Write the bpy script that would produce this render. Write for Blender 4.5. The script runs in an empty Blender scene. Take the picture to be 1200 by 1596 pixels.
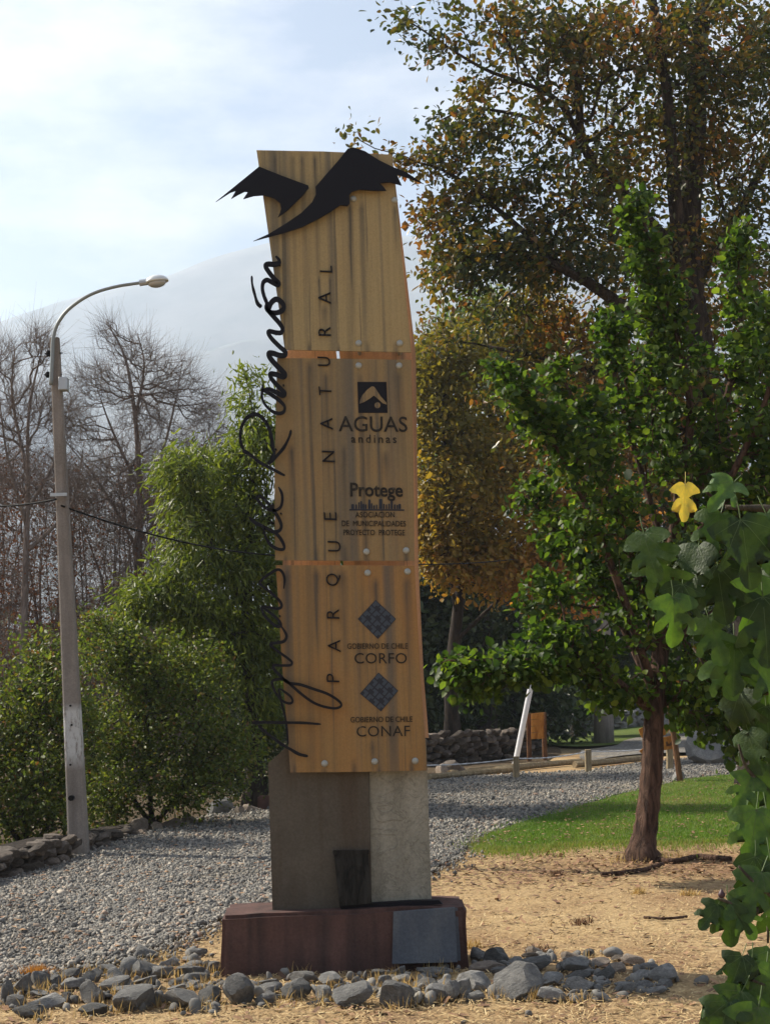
import bpy, bmesh, math
import numpy as np
from mathutils import Matrix, Vector, noise as mnoise

S = bpy.context.scene
COL = S.collection
R = math.radians
rng = np.random.default_rng(11)

# ------------------------------------------------------------------ camera
F_PX, CX, CY = 2200.0, 600.0, 798.0          # focal length and centre in photo pixels (1200 x 1596)
CAM_Z, PITCH, ROLL = 1.6, math.atan(297 / 2200), R(-1.95)
cam_d = bpy.data.cameras.new('camera')
cam_d.sensor_fit = 'VERTICAL'; cam_d.sensor_height = 36.0
cam_d.lens = F_PX / 1596 * 36.0
cam_d.clip_start = 0.1; cam_d.clip_end = 20000
cam = bpy.data.objects.new('camera', cam_d); COL.objects.link(cam)
CAM_R = Matrix.Rotation(math.pi / 2 + PITCH, 3, 'X') @ Matrix.Rotation(ROLL, 3, 'Z')
cam.matrix_world = Matrix.Translation((0, 0, CAM_Z)) @ CAM_R.to_4x4()
S.camera = cam

# ------------------------------------------------------------------ sky, sun, exposure
SUN_EL, SUN_AZ = R(41), R(-62)                # azimuth measured from +Y (view direction) towards +X
SUN_DIR = Vector((math.sin(SUN_AZ) * math.cos(SUN_EL), math.cos(SUN_AZ) * math.cos(SUN_EL), math.sin(SUN_EL)))
W = bpy.data.worlds.new('World'); S.world = W; W.use_nodes = True
nt = W.node_tree; nt.nodes.clear()
wo = nt.nodes.new('ShaderNodeOutputWorld'); bg = nt.nodes.new('ShaderNodeBackground')
sky = nt.nodes.new('ShaderNodeTexSky'); sky.sky_type = 'NISHITA'; sky.sun_disc = False
sky.sun_elevation = SUN_EL; sky.sun_rotation = SUN_AZ % (2 * math.pi)
sky.air_density = 1.2; sky.dust_density = 1.2; sky.ozone_density = 1.5; sky.altitude = 800
# thin high cloud, the same all over the dome
tc = nt.nodes.new('ShaderNodeTexCoord')
mp = nt.nodes.new('ShaderNodeMapping'); mp.inputs['Scale'].default_value = (1.6, 1.6, 4.2)
nz = nt.nodes.new('ShaderNodeTexNoise'); nz.inputs['Scale'].default_value = 2.6
nz.inputs['Detail'].default_value = 7; nz.inputs['Roughness'].default_value = 0.58
cr = nt.nodes.new('ShaderNodeValToRGB')
cr.color_ramp.elements[0].position = 0.45; cr.color_ramp.elements[0].color = (0.05, 0.05, 0.05, 1)
cr.color_ramp.elements[1].position = 0.63; cr.color_ramp.elements[1].color = (0.75, 0.75, 0.75, 1)
mx = nt.nodes.new('ShaderNodeMixRGB'); mx.inputs['Color2'].default_value = (9.4, 9.2, 9.4, 1)
nt.links.new(tc.outputs['Generated'], mp.inputs['Vector']); nt.links.new(mp.outputs[0], nz.inputs['Vector'])
nt.links.new(nz.outputs['Fac'], cr.inputs[0]); nt.links.new(cr.outputs[0], mx.inputs['Fac'])
nt.links.new(sky.outputs[0], mx.inputs['Color1']); nt.links.new(mx.outputs[0], bg.inputs['Color'])
nt.links.new(bg.outputs[0], wo.inputs[0]); bg.inputs['Strength'].default_value = 0.05
sun_d = bpy.data.lights.new('sun', 'SUN'); sun_d.energy = 5.0; sun_d.angle = R(0.6); sun_d.color = (1.0, 0.91, 0.76)
sun = bpy.data.objects.new('sun', sun_d); COL.objects.link(sun)
sun.rotation_euler = (-SUN_DIR).to_track_quat('-Z', 'Y').to_euler()
HAZE_DENSITY = 0.00034
S.view_settings.view_transform = 'Standard'; S.view_settings.look = 'None'
S.view_settings.gamma = 1.0; S.view_settings.use_curve_mapping = False
S.view_settings.exposure = 1.1
S.render.engine = 'CYCLES'
S.cycles.use_denoising = True
S.cycles.max_bounces = 8; S.cycles.diffuse_bounces = 4; S.cycles.transmission_bounces = 6; S.cycles.volume_bounces = 1
S.cycles.transparent_max_bounces = 8
S.cycles.caustics_reflective = False; S.cycles.caustics_refractive = False

# ------------------------------------------------------------------ pixel helpers (a pixel is a direction; Y or the ground gives the distance)
def ray(u, v):
    return CAM_R @ Vector(((u - CX) / F_PX, -(v - CY) / F_PX, -1.0))
def at(u, v, Y):
    d = ray(u, v); t = Y / d.y
    return Vector((d.x * t, Y, CAM_Z + d.z * t))
def G(u, v):
    d = ray(u, v); t = -CAM_Z / d.z
    return Vector((d.x * t, d.y * t, 0.0))
def px(Y):
    return Y / F_PX                            # metres per photo pixel at depth Y

# ------------------------------------------------------------------ object helpers
def link(o, parent=None):
    COL.objects.link(o)
    if parent is not None: o.parent = parent
    return o
def tag(o, label, cat, group=None):
    o['label'] = label; o['category'] = cat
    if group: o['group'] = group
    return o
def thing(name, label, cat, loc=(0, 0, 0), group=None):
    o = bpy.data.objects.new(name, None); o.empty_display_size = 0.2
    o.location = loc; COL.objects.link(o)
    return tag(o, label, cat, group)
def make_mesh(name, V, Fc, mats, smooth=False, tint=None, mat_idx=None):
    V = np.asarray(V, dtype=np.float32).reshape(-1, 3)
    me = bpy.data.meshes.new(name)
    if isinstance(Fc, np.ndarray):
        n, k = Fc.shape
        me.vertices.add(len(V)); me.vertices.foreach_set('co', V.ravel())
        me.loops.add(n * k); me.loops.foreach_set('vertex_index', Fc.astype(np.int32).ravel())
        me.polygons.add(n)
        me.polygons.foreach_set('loop_start', np.arange(0, n * k, k, dtype=np.int32))
        me.update(calc_edges=True)
    else:
        me.from_pydata(V.tolist(), [], [list(map(int, f)) for f in Fc])
    for m in (mats if isinstance(mats, (list, tuple)) else [mats]): me.materials.append(m)
    if mat_idx is not None: me.polygons.foreach_set('material_index', np.asarray(mat_idx, dtype=np.int32))
    if smooth: me.polygons.foreach_set('use_smooth', np.ones(len(me.polygons), dtype=bool))
    if tint is not None:
        a = me.color_attributes.new('tint', 'FLOAT_COLOR', 'POINT')
        t = np.ones((len(V), 4), dtype=np.float32); tint = np.asarray(tint, dtype=np.float32)
        t[:, :tint.shape[1]] = tint
        a.data.foreach_set('color', t.ravel())
    me.update()
    return me
def obj(name, V, Fc, mats, parent=None, origin=None, **kw):
    """one mesh object; vertices are given in world space"""
    V = np.asarray(V, dtype=np.float64).reshape(-1, 3)
    if parent is not None:
        p = parent; off = np.zeros(3)
        while p is not None: off += np.array(p.location); p = p.parent
        o = np.zeros(3)
    else:
        off = np.zeros(3); o = np.zeros(3)
    if origin is not None: o = np.array(origin) - off
    ob = bpy.data.objects.new(name, make_mesh(name, V - off - o, Fc, mats, **kw))
    ob.location = o
    return link(ob, parent)
def kind(o, k): o['kind'] = k; return o

def box(c, s, rot=None, bevel=0):
    c = np.array(c, float); s = np.array(s, float) / 2
    v = np.array([[x, y, z] for x in (-1, 1) for y in (-1, 1) for z in (-1, 1)], float) * s
    if rot is not None: v = v @ np.array(rot).T
    f = [(0, 1, 3, 2), (4, 6, 7, 5), (0, 4, 5, 1), (2, 3, 7, 6), (0, 2, 6, 4), (1, 5, 7, 3)]
    return v + c, f
def join(parts):
    V, Fc, n = [], [], 0
    for v, f in parts:
        V.append(np.asarray(v, float)); Fc += [tuple(int(i) + n for i in q) for q in f]; n += len(v)
    return np.concatenate(V), Fc
def bevelled(V, Fc, w, seg=2):
    bm = bmesh.new(); vs = [bm.verts.new(v) for v in V]
    for f in Fc: bm.faces.new([vs[i] for i in f])
    bmesh.ops.recalc_face_normals(bm, faces=bm.faces)
    bmesh.ops.bevel(bm, geom=list(bm.edges), offset=w, segments=seg, affect='EDGES', clamp_overlap=True)
    bm.verts.index_update()
    out = np.array([v.co[:] for v in bm.verts]), [tuple(v.index for v in f.verts) for f in bm.faces]
    bm.free(); return out
def plate(pts, Y, depth):
    """outline in photo pixels, standing on the plane y = Y, extruded back by depth (m)"""
    a = [at(u, v, Y) for u, v in pts]
    n = len(a)
    bm = bmesh.new()
    vs = [bm.verts.new(p) for p in a]
    es = bm.faces.new(vs)
    if es.normal.length == 0: es.normal_update()
    r = bmesh.ops.extrude_face_region(bm, geom=[es])
    for e in r['geom']:
        if isinstance(e, bmesh.types.BMVert): e.co.y += depth
    bmesh.ops.recalc_face_normals(bm, faces=bm.faces)
    bmesh.ops.triangulate(bm, faces=[f for f in bm.faces if len(f.verts) > 4])
    bm.verts.index_update()
    out = np.array([v.co[:] for v in bm.verts]), [tuple(v.index for v in f.verts) for f in bm.faces]
    bm.free(); return out
def catmull(P, n=6):
    P = np.asarray(P, float); Q = np.vstack([2 * P[0] - P[1], P, 2 * P[-1] - P[-2]])
    t = np.linspace(0, 1, n, endpoint=False)[:, None]; out = []
    for i in range(1, len(Q) - 2):
        a, b, c, d = Q[i - 1], Q[i], Q[i + 1], Q[i + 2]
        out.append(0.5 * (2 * b + (c - a) * t + (2 * a - 5 * b + 4 * c - d) * t ** 2 + (3 * b - a - 3 * c + d) * t ** 3))
    return np.vstack(out + [P[-1:]])
def tube(P, r, sides=8, cap=True, rough=0.0, seed=0):
    P = np.asarray(P, float); n = len(P); r = np.broadcast_to(np.asarray(r, float), (n,))
    T = np.gradient(P, axis=0); T /= np.linalg.norm(T, axis=1)[:, None] + 1e-9
    ref = np.array([0.0, 1.0, 0.0]) if abs(T[0][1]) < 0.9 else np.array([1.0, 0, 0])
    V = []; lr = np.random.default_rng(seed)
    ph = lr.uniform(0, 6.28, 3)
    u = np.cross(ref, T[0])
    for i in range(n):
        u = u - T[i] * (u @ T[i]); u /= np.linalg.norm(u) + 1e-9
        w = np.cross(T[i], u)
        a = np.arange(sides) * 2 * np.pi / sides
        rr = r[i] * (1 + rough * (np.sin(3 * a + ph[0]) * 0.5 + np.sin(5 * a + ph[1] + i * 0.35) * 0.35 + lr.normal(0, 0.35, sides)))
        V.append(P[i] + rr[:, None] * (np.cos(a)[:, None] * u + np.sin(a)[:, None] * w))
    V = np.vstack(V); Fc = []
    for i in range(n - 1):
        for k in range(sides):
            k2 = (k + 1) % sides
            Fc.append((i * sides + k, i * sides + k2, (i + 1) * sides + k2, (i + 1) * sides + k))
    if cap:
        Fc.append(tuple(range(sides))[::-1]); Fc.append(tuple((n - 1) * sides + k for k in range(sides)))
    return V, Fc

# ------------------------------------------------------------------ materials
def mat(name, base=(0.5, 0.5, 0.5), rough=0.8, spec=0.3, metal=0.0):
    m = bpy.data.materials.new(name); m.use_nodes = True
    b = m.node_tree.nodes['Principled BSDF']
    b.inputs['Base Color'].default_value = (*base, 1); b.inputs['Roughness'].default_value = rough
    b.inputs['Specular IOR Level'].default_value = spec; b.inputs['Metallic'].default_value = metal
    return m
class N:
    """small node builder"""
    def __init__(s, m): s.m = m; s.t = m.node_tree; s.b = s.t.nodes['Principled BSDF']
    def new(s, typ, **kw):
        n = s.t.nodes.new('ShaderNode' + typ)
        for k, v in kw.items(): setattr(n, k, v)
        return n
    def ln(s, a, b): s.t.links.new(a, b)
    def coord(s, scale=(1, 1, 1), which='Object', loc=(0, 0, 0)):
        c = s.new('TexCoord'); mpn = s.new('Mapping'); mpn.inputs['Scale'].default_value = scale; mpn.inputs['Location'].default_value = loc
        s.ln(c.outputs[which], mpn.inputs['Vector']); return mpn.outputs[0]
    def noise(s, vec, scale, detail=5, rough=0.55, dist=0.0):
        n = s.new('TexNoise'); n.inputs['Scale'].default_value = scale; n.inputs['Detail'].default_value = detail
        n.inputs['Roughness'].default_value = rough; n.inputs['Distortion'].default_value = dist
        s.ln(vec, n.inputs['Vector']); return n.outputs['Fac']
    def ramp(s, fac, stops):
        n = s.new('ValToRGB'); e = n.color_ramp.elements
        while len(e) < len(stops): e.new(0.5)
        for el, (p, c) in zip(e, stops):
            el.position = p; el.color = (*c, 1) if len(c) == 3 else c
        s.ln(fac, n.inputs[0]); return n.outputs[0]
    def mix(s, fac, a, b, mode='MIX'):
        n = s.new('MixRGB', blend_type=mode)
        for k, x in zip(('Fac', 'Color1', 'Color2'), (fac, a, b)):
            if hasattr(x, 'links') or hasattr(x, 'is_linked'): s.ln(x, n.inputs[k])
            elif isinstance(x, (int, float)): n.inputs[k].default_value = x
            else: n.inputs[k].default_value = (*x, 1)
        return n.outputs[0]
    def bump(s, h, strength=0.5, dist=0.01):
        n = s.new('Bump'); n.inputs['Strength'].default_value = strength; n.inputs['Distance'].default_value = dist
        s.ln(h, n.inputs['Height']); s.ln(n.outputs[0], s.b.inputs['Normal']); return n
    def color(s, c): s.ln(c, s.b.inputs['Base Color'])
g3 = lambda x: (x, x, x)

def leaf_mat(name, stops, trans=0.45, rough=0.42, spec=0.45, tboost=(1.25, 1.3, 0.6)):
    m = mat(name, rough=rough, spec=spec); n = N(m)
    a = n.new('VertexColor', layer_name='tint'); sp = n.new('SeparateColor'); n.ln(a.outputs[0], sp.inputs[0])
    c = n.ramp(sp.outputs[0], stops)
    n.color(c)
    tr = n.new('BsdfTranslucent'); n.ln(n.mix(1.0, c, tboost, 'MULTIPLY'), tr.inputs['Color'])
    ms = n.new('MixShader'); ms.inputs[0].default_value = trans
    n.ln(n.b.outputs[0], ms.inputs[1]); n.ln(tr.outputs[0], ms.inputs[2])
    n.ln(ms.outputs[0], n.t.nodes['Material Output'].inputs['Surface'])
    return m
def stone_mat(name, c1, c2, c3, scale=6, rough=0.85):
    m = mat(name, rough=rough, spec=0.3); n = N(m)
    oi = n.new('ObjectInfo'); v = n.coord(which='Object')
    ad = n.new('VectorMath', operation='ADD'); n.ln(v, ad.inputs[0])
    cb = n.new('CombineXYZ'); mu = n.new('Math', operation='MULTIPLY'); mu.inputs[1].default_value = 37
    n.ln(oi.outputs['Random'], mu.inputs[0]); n.ln(mu.outputs[0], cb.inputs[0]); n.ln(cb.outputs[0], ad.inputs[1])
    v = ad.outputs[0]
    a = n.ramp(n.noise(v, scale, 8, 0.65), [(0.3, c1), (0.55, c2), (0.75, c3)])
    hs = n.new('HueSaturation'); n.ln(a, hs.inputs['Color'])
    mr = n.new('MapRange'); mr.inputs[3].default_value = 0.6; mr.inputs[4].default_value = 1.5
    n.ln(oi.outputs['Random'], mr.inputs[0]); n.ln(mr.outputs[0], hs.inputs['Value'])
    fine = n.ramp(n.noise(v, scale * 14, 4, 0.7), [(0.35, g3(0.6)), (0.7, g3(1.25))])
    n.color(n.mix(0.8, hs.outputs[0], fine, 'MULTIPLY'))
    sz = n.new('SeparateXYZ'); n.ln(n.coord(which='Object'), sz.inputs[0])
    ad2 = n.new('Math', operation='MULTIPLY_ADD'); ad2.inputs[1].default_value = 0.5; n.ln(n.noise(v, 4, 5, 0.6), ad2.inputs[0]); n.ln(sz.outputs[2], ad2.inputs[2])
    dust = n.ramp(ad2.outputs[0], [(0.30, g3(0.75)), (0.55, g3(0.0))])
    n.color(n.mix(dust, n.b.inputs['Base Color'].links[0].from_socket, (0.27, 0.20, 0.125)))
    n.bump(n.noise(v, scale * 3, 10, 0.72), 0.8, 0.035)
    return m

# panel: weathered, streaked tan sheet
def panel_mat(name, base, dark, rust, seed, orange=0.35):
    m = mat(name, rough=0.62, spec=0.35); n = N(m)
    v1 = n.coord((14, 14, 0.35), loc=(seed, 0, seed))
    v2 = n.coord((45, 45, 0.9), loc=(seed * 2, 0, 0)); v3 = n.coord((3, 3, 1.2), loc=(0, 0, seed)); v4 = n.coord((1, 1, 1))
    c = n.ramp(n.noise(v1, 1.0, 4, 0.6), [(0.24, dark), (0.44, base), (0.62, tuple(x * 1.08 for x in base)), (0.85, tuple(x * 0.78 for x in base))])
    c = n.mix(n.ramp(n.noise(v2, 1.0, 3, 0.6), [(0.38, g3(0.3)), (0.62, g3(0.0))]), c, tuple(x * 0.75 for x in base))
    c = n.mix(n.ramp(n.noise(v3, 1.0, 6, 0.6), [(0.48, g3(0.0)), (0.75, g3(orange))]), c, rust)
    drip = n.ramp(n.noise(n.coord((11, 11, 0.16), loc=(seed * 3.1, 0, 0)), 1.0, 2, 0.5), [(0.54, g3(0)), (0.62, g3(0.4)), (0.72, g3(0.75))])
    c = n.mix(drip, c, (0.085, 0.08, 0.07))
    thin = n.ramp(n.noise(n.coord((30, 30, 0.5), loc=(seed * 5.3, 0, seed)), 1.0, 3, 0.6), [(0.60, g3(0)), (0.68, g3(0.65))])
    c = n.mix(thin, c, (0.06, 0.056, 0.048))
    c = n.mix(0.5, c, n.ramp(n.noise(v4, 90, 3, 0.8), [(0.3, g3(0.72)), (0.7, g3(1.2))]), 'MULTIPLY')
    n.color(c); n.bump(n.noise(v2, 2.0, 4, 0.6), 0.15, 0.004)
    return m
M = {}
M['panel_a'] = panel_mat('panel_top', (0.32, 0.242, 0.116), (0.19, 0.155, 0.09), (0.34, 0.19, 0.06), 1.3, 0.25)
M['panel_b'] = panel_mat('panel_middle', (0.24, 0.166, 0.075), (0.145, 0.118, 0.075), (0.29, 0.14, 0.04), 4.1, 0.5)
M['panel_c'] = panel_mat('panel_low', (0.265, 0.155, 0.056), (0.15, 0.10, 0.05), (0.31, 0.132, 0.03), 8.7, 0.55)
M['rust_inner'] = panel_mat('rust_inner', (0.62, 0.35, 0.19), (0.46, 0.22, 0.11), (0.52, 0.23, 0.10), 2.2, 0.4)
M['black'] = mat('black_steel', (0.006, 0.006, 0.010), 0.6, 0.2)
M['faded'] = mat('faded_print', rough=0.6, spec=0.2); n_ = N(M['faded'])
n_.color(n_.ramp(n_.noise(n_.coord((1, 1, 0.5)), 38, 5, 0.7), [(0.42, (0.014, 0.012, 0.011)), (0.60, (0.03, 0.026, 0.02)), (0.72, (0.13, 0.10, 0.06))]))
M['navy'] = mat('navy_print', (0.010, 0.013, 0.024), 0.5, 0.4)
M['slate_blue'] = mat('blue_print', (0.036, 0.048, 0.07), 0.5, 0.4)
M['bolt'] = mat('bolt_steel', (0.32, 0.33, 0.31), 0.45, 0.5, 0.3)

def concrete_mat(name, c1, c2, stain, patch=0.0, seed=0.0):
    m = mat(name, rough=0.9, spec=0.2); n = N(m); v = n.coord(loc=(seed, seed, 0))
    c = n.ramp(n.noise(v, 3.0, 8, 0.65), [(0.3, c1), (0.7, c2)])
    c = n.mix(n.ramp(n.noise(n.coord((9, 9, 0.8), loc=(seed, 0, 0)), 1.0, 4), [(0.45, g3(0)), (0.7, g3(0.75))]), c, stain)
    c = n.mix(0.7, c, n.ramp(n.noise(v, 60, 4, 0.75), [(0.3, g3(0.7)), (0.7, g3(1.2))]), 'MULTIPLY')
    h = n.noise(v, 40, 6, 0.7)
    if patch:
        vo = n.noise(v, 5.5, 5, 0.62, 1.2)
        e = n.ramp(vo, [(0.44, g3(0)), (0.47, g3(1)), (0.55, g3(1)), (0.565, g3(0.2))])
        c = n.mix(n.ramp(vo, [(0.46, g3(0)), (0.475, g3(0.45)), (0.50, g3(0.0))]), c, tuple(x * 0.35 for x in c1))
        h = n.mix(0.75, h, e)
    n.color(c); n.bump(h, 0.5, 0.01)
    return m
M['conc_l'] = concrete_mat('concrete_brown', (0.082, 0.071, 0.057), (0.118, 0.103, 0.083), (0.072, 0.050, 0.034))  # left slab, darker and browner than the right one
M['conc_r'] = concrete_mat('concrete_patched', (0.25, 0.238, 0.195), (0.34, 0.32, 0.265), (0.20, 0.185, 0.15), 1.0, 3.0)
M['pole'] = concrete_mat('concrete_pole', (0.21, 0.185, 0.165), (0.29, 0.26, 0.235), (0.15, 0.13, 0.115), 0, 7.0)
def pole_painted():
    m = concrete_mat('concrete_pole_painted', (0.20, 0.175, 0.155), (0.275, 0.245, 0.22), (0.15, 0.13, 0.115), 0, 7.0); n = N(m)
    old = n.b.inputs['Base Color'].links[0].from_socket
    sx = n.new('SeparateXYZ'); n.ln(n.coord(), sx.inputs[0])
    w = n.new('MapRange'); w.inputs[1].default_value = 0.95; w.inputs[2].default_value = 1.15; n.ln(sx.outputs[2], w.inputs[0])
    w2 = n.new('MapRange'); w2.inputs[1].default_value = 1.72; w2.inputs[2].default_value = 1.62; n.ln(sx.outputs[2], w2.inputs[0])
    k = n.new('Math', operation='MULTIPLY'); n.ln(w.outputs[0], k.inputs[0]); n.ln(w2.outputs[0], k.inputs[1])
    nz_ = n.ramp(n.noise(n.coord((1, 1, 0.35)), 16, 6, 0.7), [(0.38, g3(0.0)), (0.52, g3(1.0))])
    k2 = n.new('Math', operation='MULTIPLY'); n.ln(k.outputs[0], k2.inputs[0]); n.ln(nz_, k2.inputs[1])
    n.color(n.mix(k2.outputs[0], old, (0.52, 0.52, 0.51))); return m
M['pole_painted'] = pole_painted()
M['redstone'] = concrete_mat('red_stone', (0.075, 0.043, 0.038), (0.125, 0.070, 0.060), (0.038, 0.029, 0.027), 0, 5.0)
M['slate'] = concrete_mat('slate', (0.07, 0.078, 0.095), (0.10, 0.11, 0.128), (0.14, 0.145, 0.15), 0, 9.0)
M['rock'] = stone_mat('river_stone', (0.125, 0.123, 0.12), (0.21, 0.205, 0.195), (0.32, 0.31, 0.285), 5)
M['rock_warm'] = stone_mat('warm_stone', (0.16, 0.125, 0.10), (0.25, 0.205, 0.165), (0.33, 0.285, 0.235), 5)
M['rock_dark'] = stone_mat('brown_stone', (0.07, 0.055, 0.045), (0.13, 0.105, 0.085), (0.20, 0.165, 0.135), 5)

# ground materials
def ground_mat():
    m = mat('dry_ground', rough=0.97, spec=0.1); n = N(m); v = n.coord()
    c = n.ramp(n.noise(v, 0.55, 7, 0.62, 0.4), [(0.30, (0.25, 0.15, 0.082)), (0.46, (0.36, 0.245, 0.13)), (0.60, (0.46, 0.33, 0.175)), (0.8, (0.41, 0.285, 0.15))])
    c = n.mix(n.ramp(n.noise(v, 3.2, 6, 0.65), [(0.50, g3(0)), (0.72, g3(0.6))]), c, (0.20, 0.13, 0.085))
    c = n.mix(0.85, c, n.ramp(n.noise(v, 38, 5, 0.75), [(0.3, g3(0.55)), (0.5, g3(0.95)), (0.72, g3(1.35))]), 'MULTIPLY')
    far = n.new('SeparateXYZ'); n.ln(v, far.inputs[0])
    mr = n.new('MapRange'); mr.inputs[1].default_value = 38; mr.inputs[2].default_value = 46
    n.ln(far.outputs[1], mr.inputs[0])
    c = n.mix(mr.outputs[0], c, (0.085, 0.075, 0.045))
    n.color(c); n.bump(n.noise(v, 22, 8, 0.7), 0.9, 0.03)
    return m
def gravel_mat():
    m = mat('gravel_bed', rough=0.95, spec=0.15); n = N(m); v = n.coord()
    vo = n.new('TexVoronoi'); vo.inputs['Scale'].default_value = 26; n.ln(v, vo.inputs['Vector'])
    c = n.ramp(n.noise(v, 1.1, 5), [(0.3, (0.15, 0.142, 0.13)), (0.5, (0.19, 0.18, 0.165)), (0.72, (0.27, 0.225, 0.16))])
    sc = n.new('SeparateColor'); n.ln(vo.outputs['Color'], sc.inputs[0])
    c = n.mix(0.9, c, n.ramp(sc.outputs[0], [(0.0, g3(0.55)), (0.6, g3(1.0)), (1.0, g3(1.5))]), 'MULTIPLY')
    n.color(c)
    iv = n.new('Math', operation='SUBTRACT'); iv.inputs[0].default_value = 1; n.ln(vo.outputs['Distance'], iv.inputs[1])
    n.bump(iv.outputs[0], 1.0, 0.03)
    return m
def lawn_mat():
    m = mat('lawn_soil', rough=0.95, spec=0.1); n = N(m); v = n.coord()
    c = n.ramp(n.noise(v, 0.9, 6, 0.6), [(0.3, (0.075, 0.11, 0.025)), (0.6, (0.11, 0.145, 0.035)), (0.8, (0.18, 0.16, 0.07))])
    c = n.mix(0.8, c, n.ramp(n.noise(v, 45, 4, 0.7), [(0.3, g3(0.6)), (0.7, g3(1.3))]), 'MULTIPLY')
    n.color(c); n.bump(n.noise(v, 50, 5, 0.7), 0.9, 0.03)
    return m
M['ground'] = ground_mat(); M['gravel'] = gravel_mat(); M['lawn'] = lawn_mat()
def tint_mat(name, stops, rough=0.9, spec=0.2):
    m = mat(name, rough=rough, spec=spec); n = N(m)
    a = n.new('VertexColor', layer_name='tint'); sp = n.new('SeparateColor'); n.ln(a.outputs[0], sp.inputs[0])
    n.color(n.ramp(sp.outputs[0], stops)); return m
M['pebble'] = tint_mat('pebbles', [(0, (0.078, 0.077, 0.075)), (0.45, (0.18, 0.172, 0.158)), (0.8, (0.29, 0.272, 0.24)), (0.95, (0.36, 0.31, 0.25)), (1, (0.28, 0.18, 0.13))])
M['straw'] = tint_mat('straw', [(0, (0.24, 0.145, 0.075)), (0.4, (0.40, 0.28, 0.14)), (0.8, (0.52, 0.39, 0.20)), (1, (0.62, 0.50, 0.29))])
M['litter'] = tint_mat('litter', [(0, (0.10, 0.06, 0.04)), (0.5, (0.22, 0.125, 0.075)), (1, (0.36, 0.22, 0.12))])
M['blade'] = leaf_mat('grass_blade', [(0, (0.085, 0.165, 0.022)), (0.5, (0.14, 0.24, 0.035)), (0.8, (0.21, 0.23, 0.07)), (1, (0.30, 0.25, 0.11))], 0.35, 0.6, 0.2)
M['drygrass'] = leaf_mat('dry_grass_blade', [(0, (0.34, 0.22, 0.09)), (0.6, (0.50, 0.36, 0.15)), (1, (0.60, 0.48, 0.25))], 0.4, 0.7, 0.2, (1.1, 1.0, 0.75))
def bark_mat(name, c1, c2, sx=12):
    m = mat(name, rough=0.95, spec=0.15); n = N(m); v = n.coord((sx, sx, sx * 0.22))
    f = n.noise(v, 1.5, 7, 0.68, 0.6)
    n.color(n.ramp(f, [(0.40, c1), (0.60, c2)])); n.bump(f, 1.0, 0.08); return m
M['bark'] = bark_mat('bark_brown', (0.045, 0.028, 0.022), (0.15, 0.09, 0.065))
M['bark_dark'] = bark_mat('bark_dark', (0.022, 0.018, 0.015), (0.062, 0.048, 0.039), 8)
M['bark_grey'] = bark_mat('bark_grey', (0.12, 0.105, 0.095), (0.25, 0.22, 0.195), 8)
M['bark_twig'] = bark_mat('bark_twig', (0.15, 0.12, 0.105), (0.27, 0.22, 0.195), 8)
M['bark_fig'] = bark_mat('bark_fig', (0.10, 0.085, 0.065), (0.21, 0.175, 0.13), 20)
M['wood_orange'] = bark_mat('varnished_wood', (0.36, 0.14, 0.03), (0.56, 0.25, 0.06), 6)
M['wood_brown'] = bark_mat('brown_post', (0.13, 0.065, 0.035), (0.24, 0.125, 0.065), 8)
M['wood_pale'] = bark_mat('pale_post', (0.24, 0.185, 0.11), (0.37, 0.29, 0.18), 8)
M['wood_dark'] = bark_mat('dark_board', (0.018, 0.017, 0.015), (0.05, 0.046, 0.04), 14)
M['white_paint'] = mat('white_paint', (0.74, 0.75, 0.78), 0.5, 0.4)
M['white_worn'] = concrete_mat('worn_white_paint', (0.36, 0.35, 0.33), (0.50, 0.49, 0.47), (0.24, 0.21, 0.18), 0, 2.0)
M['galv'] = mat('galvanised', (0.42, 0.44, 0.46), 0.45, 0.5, 0.6)
M['arm'] = mat('lamp_arm_metal', (0.22, 0.24, 0.24), 0.5, 0.5, 0.4)
M['shade'] = mat('lamp_shade', (0.62, 0.64, 0.64), 0.4, 0.5, 0.2)
M['cable'] = mat('cable_black', (0.012, 0.012, 0.013), 0.8, 0.1)
M['chain'] = mat('chain_steel', (0.55, 0.56, 0.58), 0.4, 0.5, 0.3)
M['fig_fruit'] = mat('fig_skin', (0.05, 0.022, 0.028), 0.5, 0.4)

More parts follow.
